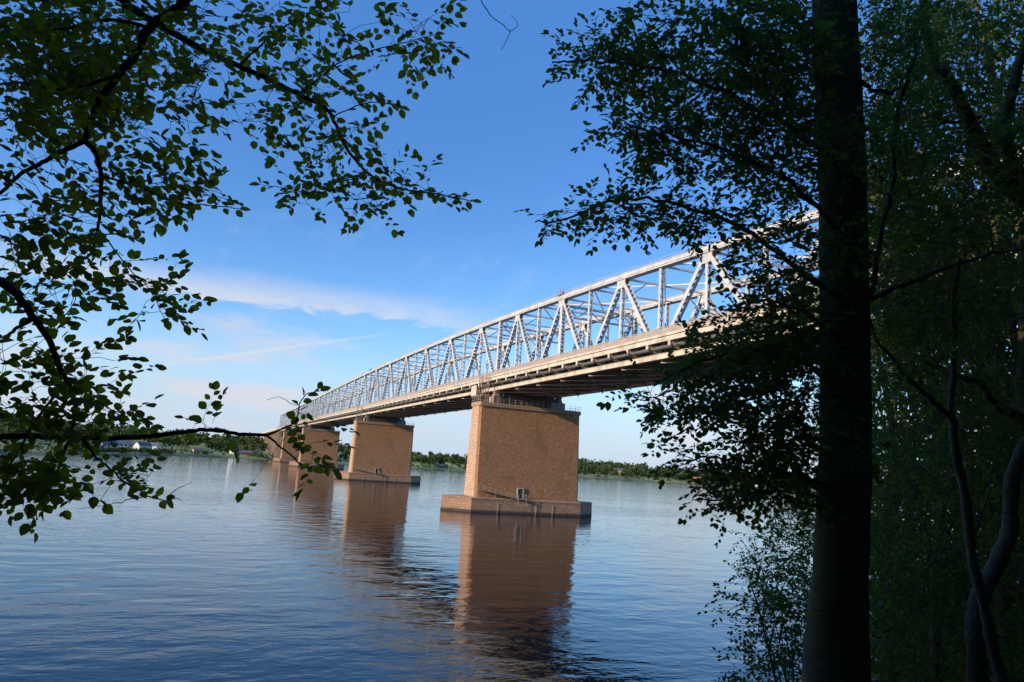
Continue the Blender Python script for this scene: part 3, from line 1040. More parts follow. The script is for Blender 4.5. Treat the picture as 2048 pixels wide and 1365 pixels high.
def smooth_path(pts, n=6):
    pts = [np.array(p, float) for p in pts]
    out = []
    for i in range(len(pts) - 1):
        p0 = pts[max(i - 1, 0)]; p1 = pts[i]; p2 = pts[i + 1]; p3 = pts[min(i + 2, len(pts) - 1)]
        for k in range(n):
            s = k / n
            out.append(0.5 * ((2 * p1) + (-p0 + p2) * s + (2 * p0 - 5 * p1 + 4 * p2 - p3) * s * s + (-p0 + 3 * p1 - 3 * p2 + p3) * s ** 3))
    out.append(pts[-1])
    return out


def pix_path(pp, d0, d1, n=5, wig=0.0):
    """branch drawn through picture points with its own run of depths"""
    m = len(pp)
    P = [at(x, y, d0 + (d1 - d0) * i / (m - 1)) for i, (x, y) in enumerate(pp)]
    Q = smooth_path(P, n)
    return [q + rng.normal(0, wig, 3) if 0 < i < len(Q) - 1 else q for i, q in enumerate(Q)]


def in_poly(x, y, poly):
    c = False; j = len(poly) - 1
    for i in range(len(poly)):
        xi, yi = poly[i]; xj, yj = poly[j]
        if (yi > y) != (yj > y) and x < (xj - xi) * (y - yi) / (yj - yi) + xi: c = not c
        j = i
    return c


def poly_points(poly, n):
    xs = [q[0] for q in poly]; ys = [q[1] for q in poly]; out = []
    while len(out) < n:
        x = rng.uniform(min(xs), max(xs)); y = rng.uniform(min(ys), max(ys))
        if in_poly(x, y, poly): out.append((x, y))
    return out


class Tree:
    """skeleton of branch nodes that further twigs attach themselves to"""
    def __init__(self, org):
        self.org = np.array(org, float); self.nodes = []; self.wood = MB(org); self.lv = Leaves()

    def limb(self, path, r0, r1, sides=8, nodes=True, mb=None):
        n = len(path)
        rad = [r0 + (r1 - r0) * (i / (n - 1)) ** 0.8 for i in range(n)]
        (mb or self.wood).tube(path, rad, sides)
        if nodes: self.nodes += list(path)

    def fill(self, pts, leaf, length, nl, tilt=0.35, face=0.0, out=0.6, r=0.004):
        """grow twigs to the points, nearest first, and end each in a leafy spray"""
        nd = np.array(self.nodes)
        d0 = [float(np.min(np.linalg.norm(nd - p, axis=1))) for p in pts]
        order = np.argsort(d0)
        buf = np.zeros((len(nd) + 3 * len(pts), 3)); m = len(nd); buf[:m] = nd
        for i in order:
            p = pts[i]
            dist = np.linalg.norm(buf[:m] - p, axis=1); k = int(np.argmin(dist)); a = buf[k].copy(); L = dist[k]
            d = unit(p - a) if L > 1e-4 else unit(rng.normal(0, 1, 3))
            if L > 0.05:
                mid = (a + p) / 2 + rng.normal(0, 0.06, 3) * L + np.array([0, 0, 0.05 * L])
                rr = r * (0.6 + min(1.5, L) * 0.9)
                self.wood.tube([a, mid, p], [rr, rr * 0.8, r * 0.6], 4)
                buf[m] = mid; buf[m + 1] = p; m += 2
            dd = unit(d * out + rng.normal(0, 0.55, 3) * np.array([1, 1, 0.45]))
            ln = length * rng.uniform(0.7, 1.25)
            spray(self.lv, self.wood, p, dd, ln, max(3, int(nl * ln / length)), leaf, tilt, face, r * 0.6)
        self.nodes = list(buf[:m])


def fillpix(tree, poly, n, dr, clump=0.30, per=7, **kw):
    """flat layers of sprays: each layer is a handful of twigs side by side at nearly one height"""
    P = []
    tries = 0
    while len(P) < n and tries < 40 * n:
        tries += 1
        (x, y), = poly_points(poly, 1)
        c = at(x, y, rng.uniform(*dr))
        slope = rng.normal(0, 0.10, 2)
        for _ in range(per if n >= per else 1):
            o_ = rng.normal(0, clump, 2)
            q = c + np.array([o_[0], o_[1], float(o_ @ slope) + rng.normal(0, 0.05) - 0.05 * float(o_ @ o_) / max(clump, 0.1)])
            v = q - CAM; w_ = v @ _F
            if w_ > 1 and in_poly(1024 + FPX * (v @ _R) / w_, 682.5 - FPX * (v @ _U) / w_, poly): P.append(q)
    P = P[:n]
    tree.fill(P, **kw)


# ------------------------------------------------------------------ left beech: branches reaching into the frame
lt_base = np.array([161.9, -67.6, 0.0]); lt_base[2] = bank_h(lt_base[0], lt_base[1])
left = Tree(lt_base)
lt = empty("beech_tree", lt_base, "leafy beech whose dark branches hang into the left of the picture over the water", "tree", "trees on the near bank")
trunk = MB(lt_base)
tp = smooth_path([lt_base - [0, 0, 0.4], lt_base + [0.05, 0.05, 2.0], lt_base + [-0.1, 0.2, 4.5], lt_base + [0.0, 0.5, 7.5], lt_base + [0.2, 0.6, 11]], 5)
trunk.tube(tp, [0.34 - 0.20 * i / (len(tp) - 1) for i in range(len(tp))], 14)
trunk.build("trunk", M_BARK, lt, True)


def lbranch(pp, d0, d1, r0, r1, root=None):
    path = pix_path(pp, d0, d1, 6, 0.0018)
    if root is not None:
        path = smooth_path([root, (root + path[0]) / 2 + np.array([0, 0, 0.15])], 4)[:-1] + path
        left.limb(path[:8], r0 * 1.4, r0, 8, False)
        left.limb(path[7:], r0, r1, 8)
    else:
        left.limb(path, r0, r1, 8)
    if r1 <= 0.004:                                             # leaves along the thin end of the branch
        Lc = np.cumsum([0] + [float(np.linalg.norm(path[i + 1] - path[i])) for i in range(len(path) - 1)])
        s_ = Lc[-1] * (0.45 if r0 > 0.005 else 0.25)
        side = 1
        while s_ < Lc[-1]:
            i = int(np.searchsorted(Lc, s_)) - 1; i = max(0, min(i, len(path) - 2))
            f = (s_ - Lc[i]) / (Lc[i + 1] - Lc[i] + 1e-9); q = path[i] + (path[i + 1] - path[i]) * f
            dd = unit(path[i + 1] - path[i]); nn = unit(UP + 0.9 * unit(CAM - q) + rng.normal(0, 0.4, 3))
            sd = unit(np.cross(nn, dd)) * side; side = -side
            if rng.uniform() < (0.9 if r1 > 0.0012 else 0.0):
                ld = unit(dd * 0.6 + sd * 0.9 + rng.normal(0, 0.2, 3))
                left.lv.add(q + ld * 0.012, ld, unit(nn + rng.normal(0, 0.35, 3)), 0.056 * rng.uniform(0.65, 1.1), float(rng.beta(2.2, 2.6)))
            s_ += rng.uniform(0.016, 0.034)
        if r1 > 0.0012: left.lv.add(path[-1], unit(path[-1] - path[-2]), unit(UP + unit(CAM - path[-1])), 0.06, 0.5)


lbranch([(420, -130), (372, -5), (345, 25), (300, 55), (268, 115), (240, 148), (203, 195), (188, 228), (175, 262), (168, 282), (120, 305), (85, 326), (40, 350), (0, 388), (-60, 430)], 3.2, 3.7, 0.025, 0.008, tp[17])
lbranch([(168, 282), (192, 308), (201, 350), (202, 400), (199, 440), (182, 505), (150, 530), (118, 552)], 3.42, 3.6, 0.014, 0.004)
lbranch([(100, -150), (245, 0), (310, 46), (380, 86), (450, 120), (530, 156), (592, 186), (650, 216), (672, 250), (695, 300), (725, 336), (765, 366), (820, 381), (880, 390), (945, 403)], 3.5, 4.3, 0.022, 0.003, tp[18])
lbranch([(-90, 500), (0, 563), (35, 592), (62, 628), (95, 675), (115, 722), (140, 775), (151, 815), (146, 850), (128, 905), (110, 950), (80, 975)], 3.0, 3.5, 0.020, 0.005, tp[10])
lbranch([(62, 640), (30, 660), (0, 684), (-60, 720)], 3.16, 3.3, 0.010, 0.005)
lbranch([(-120, 880), (0, 873), (100, 874), (200, 877), (300, 873), (352, 866), (400, 861), (440, 862), (480, 868), (535, 871)], 3.1, 3.6, 0.014, 0.008, tp[7])
lbranch([(535, 871), (565, 858), (592, 842), (598, 812), (612, 790), (640, 782)], 3.6, 3.75, 0.006, 0.002)
lbranch([(598, 812), (580, 806), (560, 795), (532, 801)], 3.66, 3.7, 0.002, 0.0010)
lbranch([(535, 871), (556, 890), (580, 910), (612, 936), (640, 930), (668, 945)], 3.6, 3.7, 0.006, 0.002)
lbranch([(167, 879), (187, 908), (208, 928), (228, 944), (248, 965), (275, 977), (294, 992), (331, 1003)], 3.3, 3.6, 0.006, 0.003)
lbranch([(331, 1003), (352, 980), (385, 964)], 3.6, 3.7, 0.003, 0.0010)
lbranch([(286, 994), (234, 1006), (200, 1012), (155, 1018)], 3.55, 3.6, 0.003, 0.0010)
lbranch([(331, 1003), (350, 997), (366, 1003)], 3.6, 3.62, 0.003, 0.0010)
lbranch([(151, 815), (185, 800), (240, 830), (275, 835), (300, 862)], 3.4, 3.5, 0.004, 0.0015)
lbranch([(110, 790), (60, 860), (20, 930), (-20, 960)], 3.3, 3.2, 0.007, 0.003)
lbranch([(930, -70), (962, 0), (985, 35), (1018, 62), (1008, 90), (1002, 100)], 3.2, 3.3, 0.003, 0.001)
lbranch([(1018, 64), (1036, 52), (1022, 30)], 3.28, 3.3, 0.0016, 0.001)
lbranch([(300, 55), (210, 40), (110, 60), (0, 50)], 3.25, 3.4, 0.010, 0.004)
lbranch([(240, 148), (130, 180), (30, 165), (-40, 180)], 3.3, 3.5, 0.009, 0.004)
lbranch([(480, 130), (560, 60), (640, 20), (720, -20)], 3.7, 3.9, 0.006, 0.003)
lbranch([(600, 188), (690, 120), (790, 90), (870, 70)], 3.85, 4.0, 0.005, 0.002)
lbranch([(660, 235), (740, 205), (800, 215)], 4.0, 4.0, 0.004, 0.002)
lbranch([(740, 350), (640, 385), (560, 375), (520, 370)], 4.1, 4.0, 0.004, 0.0015)
lbranch([(199, 350), (280, 375), (350, 405), (430, 412), (478, 418)], 3.45, 3.7, 0.006, 0.002)
lbranch([(199, 460), (260, 540), (300, 580), (330, 640)], 3.5, 3.6, 0.004, 0.0015)
lbranch([(150, 530), (150, 600), (120, 640)], 3.5, 3.6, 0.003, 0.0015)

K = dict(leaf=0.052, length=0.18, nl=7, tilt=0.36, face=0.75, r=0.0022, clump=0.10, per=5)
for poly, n, dr in [
    ([(0, 0), (470, 0), (450, 110), (400, 170), (400, 285), (330, 300), (200, 260), (0, 250)], 250, (3.1, 4.3)),
    ([(0, 0), (300, 0), (330, 120), (200, 250), (0, 240)], 210, (3.9, 5.0)),
    ([(470, 0), (700, 0), (710, 95), (640, 150), (560, 165), (470, 110)], 48, (3.6, 4.2)),
    ([(700, 15), (860, 5), (890, 60), (880, 140), (850, 145), (780, 105), (700, 70)], 27, (3.8, 4.2)),
    ([(440, 175), (560, 140), (690, 165), (800, 200), (800, 225), (735, 262), (690, 318), (610, 318), (540, 270), (445, 235)], 66, (3.7, 4.3)),
    ([(530, 372), (570, 352), (640, 355), (700, 320), (770, 308), (810, 345), (860, 372), (930, 400), (900, 402), (800, 395), (755, 435), (700, 420), (650, 425), (590, 412)], 46, (3.9, 4.3)),
    ([(0, 265), (200, 300), (310, 325), (410, 345), (455, 410), (420, 420), (330, 430), (260, 440), (225, 475), (0, 520)], 105, (3.2, 3.9)),
    ([(0, 490), (220, 500), (290, 525), (365, 590), (330, 655), (265, 645), (205, 590), (130, 615), (0, 600)], 59, (3.3, 3.8)),
    ([(0, 640), (95, 690), (235, 710), (245, 750), (215, 790), (255, 830), (265, 865), (0, 890)], 71, (3.1, 3.6)),
    ([(0, 885), (140, 890), (150, 960), (90, 985), (20, 1000), (0, 1000)], 46, (3.0, 3.5)),
    ([(180, 890), (250, 930), (320, 935), (310, 985), (240, 985), (200, 960)], 9, (3.4, 3.6)),
    ([(345, 845), (430, 835), (440, 858), (360, 866)], 5, (3.4, 3.6)),
    ([(560, 850), (650, 830), (670, 850), (640, 880), (600, 905), (570, 890)], 4, (3.6, 3.75)),
    ([(600, 905), (650, 890), (660, 950), (620, 945)], 3, (3.6, 3.75)),
    ([(500, 962), (515, 955), (520, 965)], 1, (3.7, 3.8)),
]:
    fillpix(left, poly, int(n * 1.12), dr, **K)
left.wood.build("branch", M_BARKD, lt, True)
left.lv.build("crown", M_LEAF, lt, lt_base, True, 0.74)

# ------------------------------------------------------------------ big beech trunk on the right
rb = at(1672, 1365, 7.0); rb = np.array([rb[0], rb[1], 0.0]); rb[2] = bank_h(rb[0], rb[1])
right = Tree(rb)
rt = empty("beech_tree", rb, "big beech with straight dark trunk standing right of the bridge, crown filling the upper right", "tree", "trees on the near bank")
tpx = [(1672, 1365), (1680, 1150), (1690, 900), (1688, 600), (1682, 300), (1668, 0), (1660, -300), (1650, -700)]
tpath = smooth_path([rb - [0, 0, 0.5]] + [at(x, y, 7.0 + 0.05 * i) for i, (x, y) in enumerate(tpx)], 7)
tr = MB(rb)
nT = len(tpath)
rads = [float(np.interp(i / (nT - 1), [0, 0.12, 0.25, 0.4, 0.7, 0.85, 1], [0.46, 0.315, 0.258, 0.240, 0.218, 0.188, 0.13])) * (1 + 0.02 * math.sin(i * 1.7)) for i in range(nT)]
tr.tube(tpath, rads, 22)
tr.build("trunk", M_BARK, rt, True)
right.nodes += tpath[8:]
BR_ = [
    ([(1682, 600), (1600, 540), (1520, 480), (1430, 430), (1330, 405), (1230, 402), (1130, 438), (1070, 445)], 6.9, 6.2, 0.032),
    ([(1676, 330), (1590, 260), (1480, 200), (1360, 150), (1240, 128), (1150, 122), (1105, 126)], 6.9, 6.4, 0.034),
    ([(1666, 120), (1580, 40), (1470, 0), (1360, -30), (1260, -10)], 6.9, 6.6, 0.034),
    ([(1690, 800), (1600, 720), (1500, 700), (1400, 725), (1310, 765)], 6.9, 6.1, 0.028),
    ([(1690, 990), (1600, 950), (1500, 925), (1420, 915), (1350, 922)], 6.9, 6.2, 0.024),
    ([(1680, 470), (1600, 380), (1500, 320), (1400, 285), (1300, 262), (1225, 250)], 6.9, 6.0, 0.030),
    ([(1690, 1040), (1600, 1000), (1520, 985), (1440, 1000), (1395, 1002)], 6.9, 6.3, 0.020),
    ([(1692, 690), (1600, 620), (1530, 600), (1480, 600)], 6.9, 6.5, 0.020),
    ([(1738, 597), (1824, 565), (1924, 525), (2024, 500), (2150, 480)], 7.0, 7.3, 0.030),
    ([(1735, 595), (1750, 560), (1766, 450), (1789, 350), (1786, 275), (1811, 165), (1836, 100), (1860, -40)], 7.1, 7.5, 0.034),
    ([(1786, 290), (1800, 200), (1826, 130), (1830, 40)], 7.3, 7.2, 0.016),
    ([(1722, 165), (1765, 185), (1800, 175), (1830, 120)], 7.0, 7.3, 0.026),
    ([(1690, 640), (1640, 640), (1590, 690), (1560, 760), (1500, 800), (1420, 815)], 6.8, 6.3, 0.022),
]
for pp, d0, d1, r0 in BR_:
    right.limb(pix_path(pp, d0, d1, 5, 0.012), r0, 0.006, 7)
K = dict(leaf=0.066, length=0.30, nl=10, tilt=0.34, face=0.30, r=0.0030)
P1 = [(1330, 0), (1640, 0), (1640, 400), (1510, 410), (1410, 330), (1345, 230), (1350, 100)]
for poly, n, dr in [
    (P1, 781, (5.8, 8.2)),
    ([(1480, -40), (1640, -40), (1640, 300), (1520, 250)], 165, (7.5, 9.5)),
    ([(1210, 40), (1260, 0), (1340, 0), (1350, 110), (1320, 200), (1235, 188), (1130, 152), (1086, 128), (1095, 108), (1150, 100)], 152, (6.0, 7.4)),
    ([(1205, 235), (1290, 210), (1350, 240), (1410, 360), (1345, 340), (1290, 302), (1215, 262)], 100, (5.6, 6.6)),
    ([(1060, 445), (1100, 428), (1190, 410), (1240, 375), (1330, 362), (1420, 420), (1470, 460), (1400, 475), (1350, 455), (1290, 435), (1190, 455), (1100, 460)], 118, (6.0, 6.7)),
    ([(1390, 430), (1640, 430), (1640, 520), (1590, 560), (1500, 545), (1440, 510)], 84, (5.9, 7.2)),
    ([(1530, 545), (1640, 520), (1640, 600), (1560, 610)], 50, (6.2, 7.6)),
    ([(1500, 620), (1640, 590), (1640, 900), (1470, 860), (1380, 770), (1330, 730), (1420, 680)], 500, (5.8, 8.0)),
    ([(1235, 762), (1320, 715), (1440, 740), (1500, 850), (1400, 835), (1290, 828)], 85, (5.9, 6.8)),
    ([(1325, 918), (1460, 872), (1640, 860), (1640, 1005), (1540, 1000), (1450, 1000), (1420, 960)], 239, (6.0, 7.6)),
    ([(1395, 995), (1440, 990), (1460, 1012), (1430, 1020)], 13, (6.2, 6.4)),
    ([(1630, 850), (1730, 860), (1730, 920), (1640, 910)], 23, (6.3, 6.7)),
    ([(1630, 230), (1715, 240), (1720, 330), (1640, 340)], 29, (6.2, 6.7)),
    ([(1640, 440), (1715, 440), (1730, 560), (1640, 570)], 26, (6.2, 6.7)),
    ([(1725, 0), (1850, 0), (1850, 420), (1735, 480)], 275, (6.8, 9.0)),
    ([(1740, 430), (1900, 420), (1900, 640), (1750, 660)], 139, (6.6, 9.0)),
]:
    fillpix(right, poly, int(n * 1.12), dr, **K)
fillpix(right, [(1430, 640), (1520, 570), (1640, 520), (1640, 720), (1480, 730), (1370, 710)], 130, (5.8, 8.0), **K)
fillpix(right, [(1735, 330), (2060, 220), (2060, 620), (1735, 680)], 330, (7.4, 10.5), **K)
right.wood.build("branch", M_BARKD, rt, True)
right.lv.build("crown", M_LEAF2, rt, rb, False, 0.68)

# ------------------------------------------------------------------ pale forked young tree at the right edge
yb_ = at(1955, 1365, 8.2); yb_ = np.array([yb_[0], yb_[1], 0.0]); yb_[2] = bank_h(yb_[0], yb_[1])
yt = empty("young_tree", yb_, "young tree with pale grey forked stems at the lower right edge", "tree", "trees on the near bank")
young = Tree(yb_)
stem = MB(yb_)
s1 = [yb_ - [0, 0, 0.3]] + pix_path([(1957, 1365), (1950, 1250), (1962, 1190), (2002, 1110), (2020, 1055), (2026, 955), (2056, 885), (2120, 820)], 8.2, 8.0, 5, 0.004)
stem.tube(s1, [(0.112 - 0.050 * i / (len(s1) - 1)) * (1 + 0.07 * math.sin(i * 1.3) + 0.05 * math.sin(i * 2.9)) for i in range(len(s1))], 12); young.nodes += s1[8:]
stem.build("trunk", M_BARKP, yt, True)
st2 = MB(yb_)
s2 = [yb_ + [0.25, 0.2, -0.3]] + pix_path([(2003, 1365), (1985, 1290), (1964, 1197), (1944, 1107), (1929, 982), (1910, 900), (1906, 847), (1901, 830), (1904, 782), (1909, 682), (1906, 600), (1920, 520)], 7.8, 7.9, 5, 0.004)
st2.tube(s2, [(0.064 - 0.042 * i / (len(s2) - 1)) * (1 + 0.09 * math.sin(i * 1.1) + 0.06 * math.sin(i * 2.3)) for i in range(len(s2))], 10); young.nodes += s2[10:]
s3 = pix_path([(1900, 832), (1875, 812), (1849, 787), (1804, 747), (1789, 722), (1754, 682), (1738, 630)], 7.85, 7.7, 5, 0.004)
st2.tube(s3, [0.036 - 0.024 * i / (len(s3) - 1) for i in range(len(s3))], 8); young.nodes += s3
s4 = pix_path([(1940, 1090), (1958, 1040), (1978, 985), (1984, 940)], 7.85, 7.8, 4, 0.004)
st2.tube(s4, [0.016 - 0.010 * i / (len(s4) - 1) for i in range(len(s4))], 6); young.nodes += s4
st2.build("stem", M_BARKP, yt, True)
K = dict(leaf=0.068, length=0.31, nl=10, tilt=0.36, face=0.30, r=0.003)
for poly, n, dr in [
    ([(1760, 560), (2080, 540), (2080, 900), (1770, 900)], 400, (8.2, 10.5)),
    ([(1760, 880), (2080, 880), (2080, 1365), (1760, 1365)], 400, (8.6, 11.0)),
    ([(1760, 640), (1900, 640), (1900, 760), (1780, 760)], 33, (7.4, 7.9)),
]:
    fillpix(young, poly, n, dr, **K)
young.wood.build("branch", M_BARKD, yt, True)
young.lv.build("crown", M_LEAF2, yt, yb_, False, 0.68)

# ------------------------------------------------------------------ old leaning tree, upper right
ob = at(2330, 1365, 10.5); ob = np.array([ob[0], ob[1], 0.0]); ob[2] = bank_h(ob[0], ob[1])
ot = empty("old_tree", ob, "old tree with thick bent limbs crossing the upper right corner", "tree", "trees on the near bank")
old = Tree(ob)
tk = MB(ob)
tk_p = smooth_path([ob - [0, 0, 0.4], at(2310, 1100, 10.5), at(2260, 800, 10.4), at(2180, 520, 10.3), at(2110, 440, 10.2)], 6)
tk.tube(tk_p, [0.36 - 0.14 * i / (len(tk_p) - 1) for i in range(len(tk_p))], 14)
tk.build("trunk", M_BARK, ot, True)
for pp, r0, r1 in [([(2110, 440), (2048, 395), (2000, 355), (1960, 290), (1930, 225), (1905, 170), (1868, 125), (1850, 60), (1845, -60)], 0.15, 0.04),
                   ([(2080, 420), (2035, 350), (2010, 270), (2030, 160), (2048, 100), (2090, -20)], 0.11, 0.05),
                   ([(2048, 250), (2010, 262), (1975, 250), (1950, 245)], 0.03, 0.012),
                   ([(1960, 235), (1910, 245), (1860, 235), (1820, 250)], 0.028, 0.012),
                   ([(2250, 800), (2120, 860), (2048, 838), (1990, 810), (1962, 770), (1900, 745), (1840, 720)], 0.10, 0.02)]:
    q = pix_path(pp, 10.2, 9.8, 5, 0.008)
    lm = MB(ob)
    lm.tube(q, [r0 + (r1 - r0) * i / (len(q) - 1) for i in range(len(q))], 10); old.nodes += q
    lm.build("limb", M_BARK, ot, True)
K = dict(leaf=0.070, length=0.33, nl=10, tilt=0.38, face=0.30, r=0.0035)
for poly, n, dr in [
    ([(1740, -20), (2080, -20), (2080, 430), (1740, 440)], 1305, (9.0, 13.0)),
    ([(1740, 380), (2080, 380), (2080, 640), (1740, 640)], 551, (9.5, 13.0)),
]:
    fillpix(old, poly, n, dr, **K)
old.wood.build("branch", M_BARKD, ot, True)
old.lv.build("crown", M_LEAF2, ot, ob, False, 0.68)


# ------------------------------------------------------------------ shrubs on the slope
def shrub(base_px, base_depth, polys, label, leaf=0.06, mat=M_LEAF3, up_y=0.0):
    b0 = at(base_px[0], base_px[1], base_depth); b0 = np.array([b0[0], b0[1], 0.0]); b0[2] = max(0.2, bank_h(b0[0], b0[1]))
    e = empty("shrub", b0, label, "shrub", "shrubs on the near bank")
    T_ = Tree(b0)
    for poly, n, dr in polys:
        cs = poly_points(poly, 4)
        for (x, y) in cs:
            tip = at(x, y, rng.uniform(*dr))
            pth = smooth_path([b0 + np.array([rng.normal(0, .12), rng.normal(0, .12), -0.1]), b0 + (tip - b0) * 0.45 + np.array([0, 0, 0.35]), tip], 5)
            T_.limb(pth, 0.018, 0.005, 6)
    for poly, n, dr in polys:
        fillpix(T_, poly, n, dr, leaf=leaf, length=0.34, nl=10, tilt=0.36, face=0.25, r=0.003)
    T_.wood.build("stem", M_BARKD, e, True)
    T_.lv.build("foliage", mat, e, b0, False, 0.6)


shrub((1600, 1500), 9.0, [([(1430, 1210), (1500, 1190), (1640, 1200), (1640, 1290), (1500, 1280), (1480, 1250)], 113, (8.4, 9.6)),
                          ([(1500, 1180), (1640, 1130), (1640, 1230), (1510, 1230)], 79, (8.6, 10.0))],
      "shrub with a low arching spray reaching out over the water left of the big trunk")
shrub((1600, 1640), 9.0, [([(1455, 1340), (1530, 1290), (1640, 1270), (1640, 1380), (1450, 1375)], 133, (8.2, 9.6))],
      "lowest shrub cut by the bottom edge left of the big trunk")
shrub((1620, 1420), 12.5, [([(1480, 1065), (1560, 1060), (1640, 1060), (1640, 1190), (1560, 1170), (1480, 1110)], 152, (11.6, 13.4)),
                           ([(1470, 1130), (1560, 1110), (1600, 1200), (1480, 1180)], 66, (11.6, 13.0))],
      "feathery shrub just under the beech's lowest leaves left of the trunk", 0.062)
shrub((1640, 1250), 22.0, [([(1530, 1005), (1640, 990), (1660, 1120), (1560, 1100)], 233, (20.5, 24.0))],
      "paler sunlit shrub farther down the shore seen between the beech leaves and the trunk", 0.085)
shrub((1850, 1600), 8.6, [([(1745, 1120), (1950, 1060), (1960, 1380), (1740, 1380)], 316, (8.6, 10.5))],
      "dark undergrowth shrub between the big trunk and the pale forked stems", 0.066, M_LEAF2)
shrub((2080, 1600), 9.2, [([(1950, 1050), (2080, 1000), (2080, 1380), (1960, 1380)], 200, (9.0, 11.0))],
      "dark undergrowth shrub behind the pale stems in the bottom right corner", 0.066, M_LEAF2)


# ------------------------------------------------------------------ trees farther along the near bank (behind the right edge)
def bank_tree(h, cr, nclump, leaf, seed):
    global rng
    keep = rng; rng = np.random.default_rng(seed)
    T_ = Tree((0, 0, 0))
    tr_ = MB()
    pth = smooth_path([(0, 0, -0.6), (rng.normal(0, .2), rng.normal(0, .2), h * 0.3), (rng.normal(0, .5), rng.normal(0, .5), h * 0.6), (rng.normal(0, .7), rng.normal(0, .7), h * 0.95)], 6)
    tr_.tube(pth, [0.24 * (1 - 0.85 * i / (len(pth) - 1)) for i in range(len(pth))], 9)
    T_.nodes += pth[3:]
    for k in range(9):
        z = h * rng.uniform(0.12, 0.85); a = rng.uniform(0, 6.28); rr = cr * rng.uniform(0.6, 1.0) * math.sin(math.pi * min(0.95, 0.25 + z / h * 0.65))
        a0 = pth[int(np.clip(z / h * 0.8 * len(pth), 2, len(pth) - 2))]
        tip = np.array([math.cos(a) * rr, math.sin(a) * rr, z + 0.8])
        q = smooth_path([a0, (a0 + tip) / 2 + np.array([0, 0, 0.4]), tip], 4)
        T_.limb(q, 0.07, 0.015, 6)
    pts = []
    while len(pts) < nclump:
        z = h * rng.uniform(0.06, 1.0)
        rr = cr * math.sqrt(max(0.05, math.sin(math.pi * min(0.97, 0.18 + z / h * 0.80)))) * math.sqrt(rng.uniform(0.12, 1.0))
        a = rng.uniform(0, 6.28)
        if math.sin(3 * a + z) + math.sin(z * 1.9 + a) < -0.9: continue
        pts.append(np.array([math.cos(a) * rr, math.sin(a) * rr, z]))
    T_.fill(pts, leaf=leaf, length=0.8, nl=10, tilt=0.6, face=0, r=0.006)
    rng = keep
    return tr_, T_


LB = ["bank tree just behind the big trunk, nearest to the bridge", "bank tree behind the pale forked stems", "tall bank tree behind the bent limbs in the upper right", "low bank tree at the shore behind the undergrowth",
      "slim bank tree showing between the trunk and the bent limbs", "dense bank tree at the right edge behind the pale stems", "distant bank tree by the bridge's landing", "bank tree up the slope at the far right edge",
      "bushy bank tree low at the right, behind the undergrowth",
      "tall narrow bank tree beside the big trunk, in front of the bridge's near end", "tallest bank tree, behind the bent limbs, reaching past the top edge", "tall bank tree at the right edge below the bent limbs",
      "tall narrow bank tree farthest back, next to the big trunk's right side"]
protos = []
for k, (h, cr, nc) in enumerate([(15, 4.0, 900), (12, 3.6, 800)]):
    tr_, T_ = bank_tree(h, cr, nc, 0.15, 40 + k)
    e = empty("bank_tree", (0, 0, 0))
    tr_.build("trunk", M_BARK, e, True); T_.wood.build("branch", M_BARKD, e, True); T_.lv.build("crown", M_LEAF2, e, (0, 0, 0), False, 0.62)
    protos.append(e)
for k, (px_, dep, pi, sc) in enumerate([(1790, 21, 0, 1.0), (1930, 18, 1, 1.0), (1990, 24, 0, 1.15), (1850, 15.5, 1, 0.62), (1835, 30, 0, 1.1), (2090, 17, 1, 1.1), (1760, 34, 1, 1.0), (2170, 22, 0, 1.2), (2000, 14.5, 1, 0.6), (1862, 19, 0, (0.72, 0.72, 1.5)), (1985, 20, 1, (0.95, 0.95, 1.9)), (2075, 16, 0, (0.8, 0.8, 1.35)), (1800, 26, 1, (0.8, 0.8, 1.9))]):
    b_ = at(px_, 1000, dep); z_ = bank_h(b_[0], b_[1])
    if pi >= 0 and k in (0, 1):
        o = protos[k]
    else:
        o = copy_tree(protos[pi])
    o.location = (b_[0], b_[1], max(z_, 0.3)); o.rotation_euler.z = k * 1.7; o.scale = sc if isinstance(sc, tuple) else (sc, sc, sc)
    tag(o, LB[k], "tree", "trees on the near bank")

# ------------------------------------------------------------------ the wood behind and above the viewpoint: shades the near trees from the low sun
wl = Leaves()
wr = np.random.default_rng(3)
n = 80000
wx = CAM[0] + wr.uniform(-20, 45, n); wy = CAM[1] + wr.uniform(-52, 40, n)
for i in range(n):
    x, y = wx[i], wy[i]
    dx, dy = x - CAM[0], y - CAM[1]
    th = math.degrees(math.atan2(dy, -dx)); dist = math.hypot(dx, dy)
    g0 = bank_h(x, y)
    if g0 < 0.4 or dist < 8.0: continue
    over = wr.uniform() < 0.05 and dist < 15                # canopy added overhead for shade, well above the picture
    if over: z = CAM[2] + 15 + wr.uniform(0, 6)
    else:
        if -26 < th < 74: continue
        z = g0 + wr.uniform(0.5, 19)
    wl.add(np.array([x, y, z]), unit(wr.normal(0, 1, 3)), unit(UP + wr.normal(0, 0.8, 3)), wr.uniform(0.95, 1.7), float(wr.uniform(0, 1)))
o = wl.build("shading_wood", M_WOOD, None, (0, 0, 0), False, 0.7)
tag(o, "unseen wood on the slope behind the viewpoint, its leaf mass thickened to shade the near trees", None, None, "stuff")

